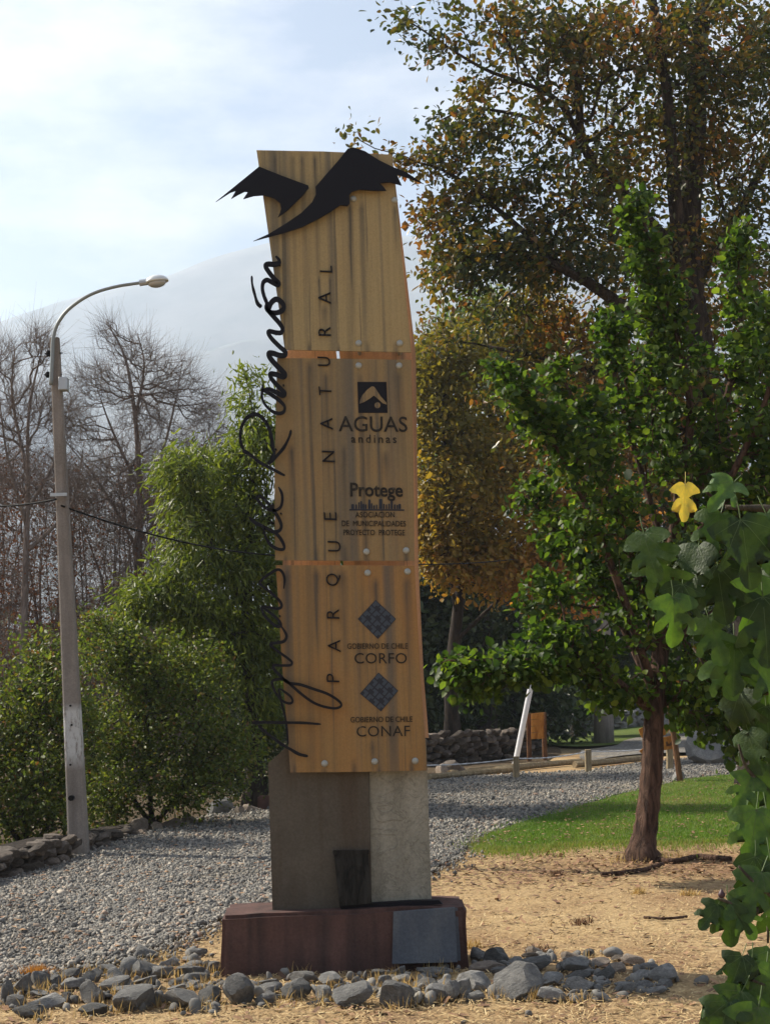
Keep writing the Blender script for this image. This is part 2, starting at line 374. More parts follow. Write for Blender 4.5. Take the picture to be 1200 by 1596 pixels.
# ------------------------------------------------------------------ haze, mountain, hills, ground
def mountain():
    ridge = [(-3200, 560), (-2400, 470), (-1600, 520), (-900, 560), (-300, 530), (0, 500), (60, 480), (120, 462), (190, 446), (250, 434), (300, 414), (350, 397), (400, 383), (470, 370), (560, 366), (700, 372), (900, 380), (1100, 384), (1300, 392), (1700, 440), (2200, 420), (3000, 500), (4200, 560)]
    us = np.linspace(-3200, 4200, 230)
    rv = np.interp(us, [p[0] for p in ridge], [p[1] for p in ridge])
    D = 2600.0; rows = 46; V = np.zeros((rows + 8, len(us), 3))
    for i, (u, v) in enumerate(zip(us, rv)):
        top = at(u, v, D)
        rgh = mnoise.fractal(Vector((u * 0.01, 3.1, 0)), 0.9, 2.1, 5) * 7
        for j in range(rows + 8):
            if j < rows:
                s = j / (rows - 1)                    # 0 foot .. 1 ridge
                y = 1250 + (D - 1250) * s
                x = top.x
                q = Vector((x * 0.0016, y * 0.0016, 1.7))
                nzv = mnoise.ridged_multi_fractal(q, 0.9, 2.2, 6, 1.0, 2.0) - 1.0
                h = top.z * (s ** 1.15) + nzv * 110 * math.sin(math.pi * min(s, 1)) * 0.9 - (1 - s) * 12 + rgh * s
            else:
                s = (j - rows + 1) / 8; y = D + 900 * s; x = top.x; h = top.z * (1 - s) + rgh * (1 - s)
            V[j, i] = (x, y, max(h, -0.9))
    n = len(us); rr = rows + 8
    idx = np.arange(rr * n).reshape(rr, n)
    Fc = np.stack([idx[:-1, :-1], idx[:-1, 1:], idx[1:, 1:], idx[1:, :-1]], -1).reshape(-1, 4)
    m = mat('mountain_scrub', rough=1.0, spec=0.05); k = N(m); v = k.coord()
    k.color(k.ramp(k.noise(v, 0.006, 8, 0.65), [(0.35, (0.075, 0.085, 0.075)), (0.6, (0.17, 0.165, 0.15))]))
    kind(obj('mountain', V.reshape(-1, 3), Fc, m, smooth=True), 'structure')
mountain()
def hz(s, a, b): return a * np.sinh(b * s) / np.sinh(b)
def ground():
    sx = np.linspace(-1, 1, 171); sy = np.linspace(0, 1, 190)
    X = hz(sx, 3500, 6.2); Y = -120 + hz(sy, 3000, 4.6)
    X = np.sort(X); V = np.zeros((len(Y), len(X), 3))
    V[..., 0] = X[None]; V[..., 1] = Y[:, None]
    for j in range(len(Y)):
        for i in range(len(X)):
            x, y = X[i], Y[j]
            a = 0.025 if y < 60 else 0.3
            V[j, i, 2] = -0.03 + a * 0.6 * mnoise.noise(Vector((x * 0.35, y * 0.35, 0)))
            if y > 85: V[j, i, 2] += min(1, (y - 85) / 250) * 15 * (0.8 + 0.4 * mnoise.noise(Vector((x * 0.01, y * 0.01, 5))))
            if y > 1200: V[j, i, 2] = -0.8
    n = len(X); idx = np.arange(len(Y) * n).reshape(len(Y), n)
    Fc = np.stack([idx[:-1, :-1], idx[:-1, 1:], idx[1:, 1:], idx[1:, :-1]], -1).reshape(-1, 4)
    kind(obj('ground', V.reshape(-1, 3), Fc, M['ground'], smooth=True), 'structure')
ground()
hv, hf = box((0, 2000, 449), (8400, 5000, 900))
hz_m = bpy.data.materials.new('haze_air'); hz_m.use_nodes = True; t = hz_m.node_tree; t.nodes.clear()
o_ = t.nodes.new('ShaderNodeOutputMaterial'); pv = t.nodes.new('ShaderNodeVolumePrincipled')
pv.inputs['Color'].default_value = (0.70, 0.82, 1.0, 1); pv.inputs['Density'].default_value = HAZE_DENSITY; pv.inputs['Anisotropy'].default_value = 0.35
t.links.new(pv.outputs[0], o_.inputs['Volume'])
kind(obj('haze', hv, hf, hz_m), 'stuff')

# --- zones on the ground, outlines given by photo pixels on the ground
def zone_poly(pts): return np.array([G(u, v)[:2] for u, v in pts])
GRAVEL_PX = [(-160, 1430), (0, 1369), (60, 1352), (130, 1330), (200, 1302), (300, 1278), (420, 1242), (560, 1228), (665, 1212), (800, 1206), (915, 1200), (1000, 1188), (1140, 1174), (1330, 1166), (1330, 1196), (1150, 1206), (1070, 1214), (960, 1240), (860, 1268), (760, 1300), (690, 1345), (560, 1400), (420, 1402), (330, 1436), (220, 1484), (100, 1500), (0, 1528), (-160, 1580)]
LAWN_PX = [(735, 1318), (760, 1302), (860, 1269), (960, 1241), (1070, 1215), (1150, 1207), (1330, 1197), (1330, 1312), (1150, 1308), (1040, 1313), (940, 1312), (850, 1318), (790, 1322)]
GRAVEL = zone_poly(GRAVEL_PX); LAWN = zone_poly(LAWN_PX)
def inside(P, poly):
    x, y = P[:, 0], P[:, 1]; c = np.zeros(len(P), bool); j = len(poly) - 1
    for i in range(len(poly)):
        xi, yi = poly[i]; xj, yj = poly[j]
        m = ((yi > y) != (yj > y)) & (x < (xj - xi) * (y - yi) / (yj - yi + 1e-12) + xi)
        c ^= m; j = i
    return c
def sheet(name, poly, m, z):
    P = np.c_[catmull(np.vstack([poly, poly[:1]]), 5)[:-1], np.zeros(5 * len(poly))]
    # ragged edge
    for i in range(len(P)):
        d = mnoise.noise_vector(Vector((P[i][0] * 3, P[i][1] * 3, 0))) * 0.10
        P[i][0] += d.x; P[i][1] += d.y
    bm = bmesh.new(); vs = [bm.verts.new((p[0], p[1], z)) for p in P]
    f = bm.faces.new(vs); f.normal_update()
    if f.normal.z < 0: f.normal_flip()
    bmesh.ops.triangulate(bm, faces=bm.faces)
    bm.verts.index_update()
    V = [v.co[:] for v in bm.verts]; Fc = [tuple(v.index for v in q.verts) for q in bm.faces]; bm.free()
    return kind(obj(name, V, Fc, m), 'structure')
sheet('gravel_road', GRAVEL, M['gravel'], 0.000)
sheet('lawn', LAWN, M['lawn'], 0.006)
m_shade = mat('painted_shade_soil', rough=0.97, spec=0.1); n_ = N(m_shade); v__ = n_.coord()  # soil coloured dark to paint in the shade behind the shrubs
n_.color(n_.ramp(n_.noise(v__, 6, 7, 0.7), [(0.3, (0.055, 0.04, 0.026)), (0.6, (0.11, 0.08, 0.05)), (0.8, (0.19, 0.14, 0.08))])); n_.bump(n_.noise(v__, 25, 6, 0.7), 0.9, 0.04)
sheet('painted_shade_floor', zone_poly([(-700, 1300), (-400, 1190), (300, 1165), (655, 1165), (850, 1160), (850, 1186), (660, 1206), (560, 1226), (420, 1244), (300, 1281), (200, 1305), (130, 1334), (0, 1373), (-160, 1434), (-500, 1500)]), m_shade, -0.006)
LAWN2_PX = [(840, 1160), (870, 1140), (985, 1126), (1005, 1140), (985, 1158), (900, 1166)]
sheet('far_lawn', zone_poly(LAWN2_PX), M['lawn'], 0.05)
PATH_PX = [(905, 1172), (960, 1164), (990, 1152), (1100, 1140), (1300, 1130), (1300, 1164), (1000, 1178), (915, 1190)]
sheet('far_path', zone_poly(PATH_PX), M['gravel'], 0.055)

# --- scattered mass: pebbles, straw, litter, grass
def rot_mats(n, r, tilt=None):
    q = r.normal(size=(n, 4)); q /= np.linalg.norm(q, axis=1)[:, None]
    w, x, y, z = q.T
    return np.stack([np.stack([1 - 2 * (y * y + z * z), 2 * (x * y - z * w), 2 * (x * z + y * w)], -1),
                     np.stack([2 * (x * y + z * w), 1 - 2 * (x * x + z * z), 2 * (y * z - x * w)], -1),
                     np.stack([2 * (x * z - y * w), 2 * (y * z + x * w), 1 - 2 * (x * x + y * y)], -1)], 1)
def scatter(name, T, Fc, P, Rm, Sc, mats, tint, parent=None, **kw):
    n, k = len(P), len(T)
    V = np.einsum('nij,nkj->nki', Rm, T[None] * Sc[:, None, :] if Sc.ndim == 2 else T[None] * Sc[:, None, None]) + P[:, None]
    Fa = (np.asarray(Fc)[None] + (np.arange(n) * k)[:, None, None]).reshape(-1, len(Fc[0]))
    tv = np.repeat(tint, k, axis=0)
    return obj(name, V.reshape(-1, 3), Fa, mats, parent, tint=tv, **kw)
def sample_poly(poly, n, r, ymin, ymax, power):
    out = []; lo, hi = poly.min(0), poly.max(0); ymin = max(ymin, lo[1]); ymax = min(ymax, hi[1]); c = 0
    while c < n:
        m = n * 3
        q = r.uniform(0, 1, m)
        y = (ymin ** (1 - power) + q * (ymax ** (1 - power) - ymin ** (1 - power))) ** (1 / (1 - power))
        x = r.uniform(-1, 1, m) * (0.34 * y + 0.3)
        P = np.c_[x, y]; P = P[inside(P, poly)]
        out.append(P); c += len(P)
        if len(P) == 0: break
    return np.vstack(out)[:n]
CUBE_V = np.array([[x, y, z] for x in (-1, 1) for y in (-1, 1) for z in (-1, 1)], float) * 0.5
CUBE_V *= np.array([[1.0], [0.72], [0.8], [1.05], [0.85], [1.1], [0.95], [0.7]])
CUBE_F = [(0, 1, 3, 2), (4, 6, 7, 5), (0, 4, 5, 1), (2, 3, 7, 6), (0, 2, 6, 4), (1, 5, 7, 3)]
def pebbles():
    r = np.random.default_rng(3)
    P1 = sample_poly(GRAVEL, 100000, r, 7.5, 18, 1.2); P2 = sample_poly(GRAVEL, 34000, r, 18, 40, 1.6)
    # a few stones strewn past the edge of the road
    e = catmull(zone_poly([(0, 1528), (100, 1503), (220, 1487), (330, 1440), (420, 1405), (560, 1402), (690, 1347), (760, 1305)]), 30)
    P3 = e[r.integers(0, len(e), 2600)] + r.normal(0, 0.14, (2600, 2))
    P = np.vstack([P1, P2, P3])
    thin = np.array([mnoise.noise(Vector((a * 0.9, b * 0.45, 2.0))) for a, b in P])
    P = P[r.uniform(0, 1, len(P)) > np.clip((thin - 0.12) * 2.2, 0, 0.75)]; n = len(P)
    s = r.lognormal(math.log(0.0150), 0.36, n) * np.where(P[:, 1] > 18, 1.35, 1)
    Sc = np.c_[s * r.uniform(0.9, 1.5, n), s, s * r.uniform(0.5, 0.9, n)]
    P = np.c_[P, s * r.uniform(0.05, 0.4, n)]
    kind(scatter('gravel', CUBE_V, CUBE_F, P, rot_mats(n, r), Sc, M['pebble'], np.c_[r.uniform(0, 1, n)]), 'stuff')
pebbles()
def ground_z(x, y): return -0.03 + 0.025 * 0.6 * mnoise.noise(Vector((x * 0.35, y * 0.35, 0)))
def flat_bits(name, n, m, ymin, ymax, power, lw, seed, mask=None, lift=0.02, xr=0.34):
    r = np.random.default_rng(seed)
    q = r.uniform(0, 1, n * 3)
    y = (ymin ** (1 - power) + q * (ymax ** (1 - power) - ymin ** (1 - power))) ** (1 / (1 - power))
    x = r.uniform(-1, 1, n * 3) * (xr * y + 0.2)
    P = np.c_[x, y]; P = P[~inside(P, GRAVEL)]; P = P[~inside(P, LAWN)]
    if mask is not None: P = P[mask(P, r)]
    P = P[:n]; n = len(P)
    z = np.array([ground_z(a, b) for a, b in P]) + 0.003 + r.uniform(0, lift, n)
    a = r.uniform(0, 6.28, n); t = r.normal(0, 0.22, n); ca, sa = np.cos(a), np.sin(a); ct, st = np.cos(t), np.sin(t); o = np.zeros(n)
    Rz = np.stack([np.stack([ca, -sa, o], -1), np.stack([sa, ca, o], -1), np.stack([o, o, o + 1], -1)], 1)
    Ry = np.stack([np.stack([ct, o, st], -1), np.stack([o, o + 1, o], -1), np.stack([-st, o, ct], -1)], 1)
    T = np.array([[-.5, -.5, 0], [.5, -.35, 0.12], [.5, .4, 0.05], [-.5, .5, 0.0]])
    L = r.lognormal(math.log(lw[0]), 0.45, n)
    Sc = np.c_[L, lw[1] * r.uniform(0.6, 1.5, n), L * 0.5]
    kind(scatter(name, T, [(0, 1, 2, 3)], np.c_[P, z], Rz @ Ry, Sc, m, np.c_[r.beta(2, 2, n)]), 'stuff')
flat_bits('straw', 46000, M['straw'], 6.2, 16, 1.7, (0.030, 0.0055), 21)
def near_trunk(P, r):
    d = np.hypot((P[:, 0] - 2.0) / 3.2, (P[:, 1] - 14.0) / 1.7)
    return (r.uniform(0, 1, len(P)) < np.clip(1.25 - d, 0.06, 1))
flat_bits('leaf_litter', 15000, M['litter'], 6.2, 17.5, 1.3, (0.045, 0.028), 22, near_trunk)
def blades(name, P, m, h, w, seed, z0=0.0, lean=0.35, tintv=None):
    r = np.random.default_rng(seed); n = len(P)
    a = r.uniform(0, 6.28, n); H = h * r.uniform(0.5, 1.3, n)
    l = np.abs(r.normal(0, lean, n)); b = r.uniform(0, 6.28, n)
    d = np.c_[np.cos(b) * l, np.sin(b) * l, np.ones(n)]; d /= np.linalg.norm(d, axis=1)[:, None]
    s = np.c_[np.cos(a), np.sin(a), np.zeros(n)] * w
    B = np.c_[P[:, :2], np.full(n, z0) if P.shape[1] == 2 else P[:, 2]]
    m1 = B + d * H[:, None] * 0.55; tp = B + d * H[:, None] * 0.9 + np.c_[np.cos(b), np.sin(b), np.zeros(n)] * (H * l * 0.35)[:, None]
    V = np.stack([B - s / 2, B + s / 2, m1 + s * 0.35, m1 - s * 0.35, tp], 1).reshape(-1, 3)
    k = (np.arange(n) * 5)[:, None]
    tr = np.concatenate([k + [[0, 1, 2]], k + [[0, 2, 3]], k + [[3, 2, 4]]])
    t = r.uniform(0, 1, n) if tintv is None else tintv
    return kind(obj(name, V, tr, m, tint=np.repeat(np.c_[t], 5, axis=0)), 'stuff')
r_ = np.random.default_rng(5)
PL = sample_poly(LAWN, 52000, r_, 12, 34, 1.6)
# ragged near edge: blades straying onto the dry soil
e_ = catmull(zone_poly([(735, 1318), (790, 1322), (850, 1318), (940, 1312), (1040, 1313), (1150, 1308)]), 30)
PL = PL + r_.normal(0, 0.16, PL.shape)
PE = e_[r_.integers(0, len(e_), 5000)] + np.c_[r_.normal(0, 0.05, 5000), -np.abs(r_.normal(0, 0.42, 5000))]
blades('lawn_grass', np.vstack([PL, PE]), M['blade'], 0.045, 0.009, 6, 0.0, 0.5,
       np.r_[np.clip(r_.beta(2, 3, len(PL)) + 0.55 * np.array([mnoise.noise(Vector((a * 0.8, b * 0.5, 7))) for a, b in PL]) + 0.1, 0, 1), r_.beta(4, 1.6, len(PE))])
PF = sample_poly(LAWN, 900, r_, 12, 34, 1.6); PG2 = sample_poly(GRAVEL, 700, r_, 8, 25, 1.4); PF = np.vstack([PF, PG2]); a_ = r_.uniform(0, 6.28, len(PF)); z_ = np.zeros(len(PF))
kind(scatter('fallen_leaves', np.array([[-.5, -.3, 0], [.0, -.45, .1], [.5, 0, 0], [0, .4, .14]]), [(0, 1, 2, 3)], np.c_[PF, np.where(np.arange(len(PF)) < 900, 0.04, 0.025)],
     np.stack([np.stack([np.cos(a_), -np.sin(a_), z_], -1), np.stack([np.sin(a_), np.cos(a_), z_], -1), np.stack([z_, z_, z_ + 1], -1)], 1), r_.uniform(0.03, 0.07, len(PF)), M['litter'], np.c_[r_.uniform(0, 1, len(PF))]), 'stuff')

# ------------------------------------------------------------------ the sign tower
YB = G(540, 1509).y                            # front face of the red block stands here
YP = YB + 0.06                                 # front sheets
YC = YB + 0.13                                 # pedestal face
xl, xr = at(343, 1470, YB).x, at(729, 1470, YB).x
zt = 0.5 * (at(343, 1426, YB).z + at(728, 1413, YB).z)
def rough_block(c, s, bev, amp, seed):
    bm = bmesh.new(); bmesh.ops.create_cube(bm, size=1)
    for v in bm.verts: v.co = Vector((v.co.x * s[0], v.co.y * s[1], v.co.z * s[2]))
    bmesh.ops.bevel(bm, geom=list(bm.edges), offset=bev, segments=2, affect='EDGES')
    bmesh.ops.subdivide_edges(bm, edges=[e for e in bm.edges if e.calc_length() > 0.15], cuts=11, use_grid_fill=True)
    for v in bm.verts:
        d = mnoise.noise_vector(v.co * 3.2 + Vector((seed, 0, 0))) * amp + mnoise.noise_vector(v.co * 11 + Vector((seed, 0, 0))) * amp * 0.35
        v.co += d; v.co += Vector(c)
    bmesh.ops.triangulate(bm, faces=[f for f in bm.faces if len(f.verts) > 4])
    bm.verts.index_update()
    out = np.array([v.co[:] for v in bm.verts]), [tuple(v.index for v in f.verts) for f in bm.faces]
    bm.free(); return out
tower = thing('sign_tower', 'tall streaked tan sign tower with black bird emblem and script on concrete pedestal', 'sign', (0.5 * (xl + xr), YB + 0.4, 0))
bv, bf = rough_block((0.5 * (xl + xr), YB + 0.25, zt / 2 - 0.03), (xr - xl, 0.50, zt + 0.06), 0.022, 0.016, 1)
blk = obj('base_block', bv, bf, M['redstone'], tower, smooth=False); blk['label'] = 'dark red stone base block'
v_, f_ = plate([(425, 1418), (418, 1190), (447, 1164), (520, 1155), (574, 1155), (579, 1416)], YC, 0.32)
obj('pedestal_wall', v_, f_, M['conc_l'], tower)['label'] = 'darker brown concrete slab with clipped corner'
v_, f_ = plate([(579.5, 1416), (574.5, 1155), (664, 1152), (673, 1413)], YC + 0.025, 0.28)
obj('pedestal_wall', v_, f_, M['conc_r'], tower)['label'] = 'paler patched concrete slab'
v_, f_ = plate([(529, 1411), (640, 1404), (684, 1403), (690, 1409), (640, 1413), (560, 1418), (532, 1418)], YC - 0.06, 0.05)
obj('ledge_strip', v_, f_, M['black'], tower)
# three front sheets
PAN = [[(400, 234), (505, 236), (611, 241), (641, 549), (540, 547), (444, 545)],
       [(432, 558), (540, 559), (641, 561), (644, 700), (646, 874), (540, 874), (429, 873), (428, 740)],
       [(430, 881), (540, 881), (646, 882), (655, 1050), (666, 1201), (560, 1203), (453, 1204), (440, 1040)]]
BOLTS = [[(551, 310), (615, 312), (559, 535), (623, 535)], [(559, 570), (622, 570), (571, 860), (633, 858)],
         [(573, 893), (635, 891), (506, 1190), (584, 1187), (647, 1186)]]
bolt_me = None
def bolt_mesh():
    bm = bmesh.new()
    prof = [(0.0, -0.014), (0.012, -0.0125), (0.0185, -0.008), (0.022, -0.002), (0.022, 0.0)]
    rows = []
    for rr, yy in prof:
        rows.append([bm.verts.new((rr * math.cos(a * math.pi / 5), yy, rr * math.sin(a * math.pi / 5))) for a in range(10)] if rr else [bm.verts.new((0, yy, 0))])
    for a in range(10): bm.faces.new((rows[0][0], rows[1][a], rows[1][(a + 1) % 10]))
    for i in range(1, len(rows) - 1):
        for a in range(10): bm.faces.new((rows[i][a], rows[i + 1][a], rows[i + 1][(a + 1) % 10], rows[i][(a + 1) % 10]))
    bmesh.ops.recalc_face_normals(bm, faces=bm.faces)
    for v in bm.verts: pass
    me = bpy.data.meshes.new('bolt'); bm.to_mesh(me); bm.free(); me.materials.append(M['bolt'])
    return me
bolt_me = bolt_mesh()
tl = np.array(tower.location)
def add_streaks(m, L):
    """rain stains: (u, v) where a stain starts, its length and width in photo pixels"""
    n = N(m); old = n.b.inputs['Base Color'].links[0].from_socket
    sx = n.new('SeparateXYZ'); n.ln(n.coord(), sx.inputs[0]); acc = None
    wob = n.noise(n.coord((3, 3, 5)), 1.0, 3)
    wx = n.new('Math', operation='MULTIPLY_ADD'); wx.inputs[1].default_value = 0.016; n.ln(wob, wx.inputs[0]); n.ln(sx.outputs[0], wx.inputs[2])
    for u, v, ln_, w in L:
        p = at(u, v, YP); e = at(u + ln_ * 0.03, v + ln_, YP); x0 = p.x - tl[0] + 0.008; z0 = p.z - tl[2]; z1 = e.z - tl[2]
        c = n.new('Math', operation='SUBTRACT'); c.inputs[1].default_value = x0; n.ln(wx.outputs[0], c.inputs[0])
        a = n.new('Math', operation='ABSOLUTE'); n.ln(c.outputs[0], a.inputs[0])
        q = n.new('MapRange'); q.inputs[1].default_value = w * px(YP); q.inputs[2].default_value = 0.0; n.ln(a.outputs[0], q.inputs[0])
        z = n.new('MapRange'); z.inputs[1].default_value = z1; z.inputs[2].default_value = z0; n.ln(sx.outputs[2], z.inputs[0])
        k = n.new('MapRange'); k.inputs[1].default_value = z0; k.inputs[2].default_value = z0 - min(0.06, (z0 - z1) * (0.3 if ln_ > 40 else 1.0)); n.ln(sx.outputs[2], k.inputs[0])
        if ln_ <= 40: z.inputs[3].default_value = 0.9; z.inputs[4].default_value = 0.3
        m1 = n.new('Math', operation='MULTIPLY'); n.ln(q.outputs[0], m1.inputs[0]); n.ln(z.outputs[0], m1.inputs[1])
        m2 = n.new('Math', operation='MULTIPLY'); n.ln(m1.outputs[0], m2.inputs[0]); n.ln(k.outputs[0], m2.inputs[1])
        if acc is None: acc = m2.outputs[0]
        else:
            mxn = n.new('Math', operation='MAXIMUM'); n.ln(acc, mxn.inputs[0]); n.ln(m2.outputs[0], mxn.inputs[1]); acc = mxn.outputs[0]
    rough_ = n.ramp(n.noise(n.coord((40, 40, 2)), 1.0, 4), [(0.3, g3(0.45)), (0.6, g3(1.0))])
    f = n.new('Math', operation='MULTIPLY'); n.ln(acc, f.inputs[0]); n.ln(rough_, f.inputs[1])
    n.color(n.mix(f.outputs[0], old, (0.045, 0.042, 0.038)))
add_streaks(M['panel_a'], [(428, 236, 70, 5), (470, 236, 150, 6), (490, 236, 300, 7), (545, 312, 240, 6), (563, 312, 230, 7), (615, 315, 90, 6), (497, 424, 118, 4), (514, 424, 118, 4), (506, 470, 70, 8), (482, 526, 22, 5), (527, 531, 16, 4), (572, 526, 24, 6), (616, 524, 26, 6), (455, 236, 260, 6)])
add_streaks(M['panel_b'], [(482, 560, 190, 8), (508, 575, 300, 9), (561, 574, 40, 6), (620, 574, 170, 9), (455, 690, 180, 7), (565, 660, 80, 8), (535, 690, 160, 6), (445, 856, 18, 5), (492, 846, 28, 6), (537, 842, 32, 7), (572, 862, 14, 6), (632, 850, 22, 6), (600, 700, 60, 9)])
add_streaks(M['panel_c'], [(492, 883, 150, 9), (534, 883, 240, 10), (585, 897, 150, 8), (634, 894, 200, 9), (447, 885, 190, 8), (560, 1000, 120, 7), (610, 1112, 90, 8), (580, 1150, 50, 7), (458, 1180, 24, 5), (506, 1192, 12, 6), (551, 1178, 26, 6), (590, 1190, 14, 6), (641, 1176, 26, 6)])
front = []
for pts, bl, mk in zip(PAN, BOLTS, ('panel_a', 'panel_b', 'panel_c')):
    v_, f_ = plate(pts, YP, 0.012)
    p = obj('front_panel', v_, f_, M[mk], tower); front.append(p)
    for u, v in bl:
        b = bpy.data.objects.new('bolt', bolt_me); b.location = np.array(at(u, v, YP - 0.001)) - tl; link(b, p)
# inner sheets behind, seen through the joints; the two halves leave a slit
YI = YP + 0.30
v_, f_ = plate([(418, 246), (492, 247), (526, 566), (530, 860), (535, 1150), (470, 1150), (441, 1040), (441, 880), (441, 740), (444, 560), (449, 545)], YI, 0.012)
obj('back_panel', v_, f_, M['rust_inner'], tower)
v_, f_ = plate([(497, 247), (612, 250), (648, 552), (650, 700), (652, 880), (660, 1050), (668, 1150), (540, 1150), (535, 870), (531, 570)], YI, 0.012)
obj('back_panel', v_, f_, M['rust_inner'], tower)
v_, f_ = plate([(548, 262), (600, 262), (634, 1150), (575, 1150)], YI + 0.016, 0.10)
obj('steel_post', v_, f_, M['rust_inner'], tower)
# bolts' spacers hold the sheets to the post
for bl in BOLTS:
    for u, v in bl[:4]:
        P0 = at(u, v, YP + 0.013); P1 = P0 + Vector((0, YI - YP - 0.013, 0))
        v_, f_ = tube([P0, P1], 0.012, 8); obj('spacer', v_, f_, M['bolt'], tower)

# lettering: thin cut-outs fixed to the sheets
def text_mesh(body, offset=0.0, spacing=1.0):
    c = bpy.data.curves.new('t', 'FONT'); c.body = body; c.offset = offset; c.space_character = spacing
    c.extrude = 0.05; c.resolution_u = 4
    o = bpy.data.objects.new('t', c); COL.objects.link(o)
    dg = bpy.context.evaluated_depsgraph_get(); dg.update()
    me = bpy.data.meshes.new_from_object(o.evaluated_get(dg))
    V = np.array([v.co[:] for v in me.vertices]); Fc = [tuple(p.vertices) for p in me.polygons]
    bpy.data.objects.remove(o); bpy.data.curves.remove(c); bpy.data.meshes.remove(me)
    return V, Fc
_c = text_mesh('H')[0]; CAP = _c[:, 1].max() - _c[:, 1].min()
def letters(body, A, B, cap, up, parent, m, name='lettering', proud=0.004, **kw):
    """baseline from photo pixel A to B, cap height in pixels along unit pixel vector up"""
    V, Fc = text_mesh(body, **kw)
    x0, x1 = V[:, 0].min(), V[:, 0].max()
    A = np.array(A, float); B = np.array(B, float); up = np.array(up, float)
    s = (V[:, 0] - x0) / (x1 - x0); q = A + s[:, None] * (B - A) + (V[:, 1] / CAP * cap)[:, None] * up
    d = (V[:, 2] - 0.05) / 0.1                 # -1 back .. 0 front
    W_ = np.array([at(u, v, YP) for u, v in q]); W_[:, 1] -= 0.001 + (d + 1) * proud
    if cap < 10 or len(body) == 1:
        o = obj(name, W_, Fc, m, parent)
        if len(body) > 1: kind(o, 'stuff')
        return o
    # one object per letter: pieces that overlap along the baseline belong together
    lab = np.arange(len(V))
    def root(a):
        while lab[a] != a: lab[a] = lab[lab[a]]; a = lab[a]
        return a
    for f in Fc:
        for a in f[1:]: lab[root(a)] = root(f[0])
    comp = {}
    for a in range(len(V)): comp.setdefault(root(a), []).append(a)
    spans = sorted((V[c, 0].min(), V[c, 0].max(), c) for c in comp.values())
    groups = []
    for x0_, x1_, c in spans:
        if groups and x0_ < groups[-1][1] - 0.35 * (x1_ - x0_): groups[-1][1] = max(groups[-1][1], x1_); groups[-1][2].extend(c)
        else: groups.append([x0_, x1_, list(c)])
    for _, _, c in groups:
        mp_ = {a: k for k, a in enumerate(c)}
        obj('letter', W_[c], [tuple(mp_[a] for a in f) for f in Fc if f[0] in mp_], m, parent)
UP = (-0.02, -1.0)
for body, A, B, cap, kw in [('AGUAS', (528, 672), (635, 673), 23, dict(offset=0.006)), ('andinas', (547.5, 690), (618, 690.5), 12.5, dict(offset=0.006, spacing=1.35)),
                            ('Protege', (546, 773), (628, 774), 20, dict(offset=0.022)), ('ASOCIACION', (554, 806.5), (615, 806.5), 8.4, {}),
                            ('DE  MUNICIPALIDADES', (533, 820), (632.5, 820.5), 8.4, {}), ('PROYECTO  PROTEGE', (535.5, 834), (631, 834.5), 8.4, {})]:
    letters(body, A, B, cap, UP, front[1], M['faded'], **kw)
for body, A, B, cap, kw in [('GOBIERNO DE CHILE', (541.5, 1011.4), (635.5, 1011), 8.4, {}), ('CORFO', (552.7, 1034), (634, 1034), 16, dict(spacing=1.05)),
                            ('GOBIERNO DE CHILE', (546.5, 1126), (643, 1125), 8.4, {}), ('CONAF', (556, 1148), (639, 1147), 16, dict(spacing=1.05))]:
    letters(body, A, B, cap, UP, front[2], M['faded'], **kw)
# PARQUE NATURAL, one letter at a time, reading upwards
PN = [('P', 519, 1057, 13), ('A', 521, 1007, 19), ('R', 519, 957, 15), ('Q', 518, 904, 19), ('U', 521, 852, 16), ('E', 515, 805, 12),
      ('N', 512, 712, 17), ('A', 509, 661, 18), ('T', 507, 610, 13), ('U', 505, 564, 14), ('R', 506, 517, 14), ('A', 506, 465, 18), ('L', 508, 420, 10)]
for ch, u, v, w in PN:
    pr = front[0] if v < 545 else front[1] if v < 874 else front[2]
    cap = 20 if ch != 'Q' else 19
    letters(ch, (u + cap / 2 + 0.5, v + w / 2), (u + cap / 2 - 0.5, v - w / 2), cap, (-1.0, -0.03), pr, M['black'], proud=0.012, offset=-0.010)
def cutout(name, pts, parent, m, proud, depth):
    v_, f_ = plate(pts, YP - proud, depth); return obj(name, v_, f_, m, parent)
c4 = lambda x, y: (510 + x / 5.913, 580 + y / 5.913)
cutout('logo_square', [c4(278, 90), c4(545, 90), c4(556, 375), c4(288, 375)], front[1], M['black'], 0.004, 0.003)
cutout('logo_peak', [c4(*p) for p in [(297, 292), (305, 250), (322, 215), (370, 160), (410, 131), (428, 132), (445, 150), (490, 220), (545, 280), (550, 300), (510, 285), (460, 240), (430, 215), (390, 245), (340, 275)]], front[1], M['panel_b'], 0.0065, 0.002)
cutout('logo_dot', [c4(463 + 26 * math.cos(a * math.pi / 8), 305 + 28 * math.sin(a * math.pi / 8)) for a in range(16)], front[1], M['panel_b'], 0.0065, 0.002)
cutout('skyline_base', [c4(203, 1262), c4(710, 1265), c4(710, 1277), c4(203, 1274)], front[1], M['navy'], 0.004, 0.003)
for x, h, w in [(235, 42, 26), (268, 40, 15), (292, 60, 12), (312, 70, 16), (332, 45, 18), (355, 40, 15), (388, 85, 22), (410, 50, 14), (432, 32, 15), (455, 38, 12), (492, 90, 30), (522, 45, 15), (546, 40, 12), (570, 46, 14), (594, 72, 20), (622, 40, 15), (646, 36, 14), (668, 44, 22)]:
    cutout('skyline_bar', [c4(x - w / 2, 1261), c4(x - w / 2, 1262 - h), c4(x, 1257 - h), c4(x + w / 2, 1262 - h), c4(x + w / 2, 1261)], front[1], M['navy'], 0.004, 0.003)
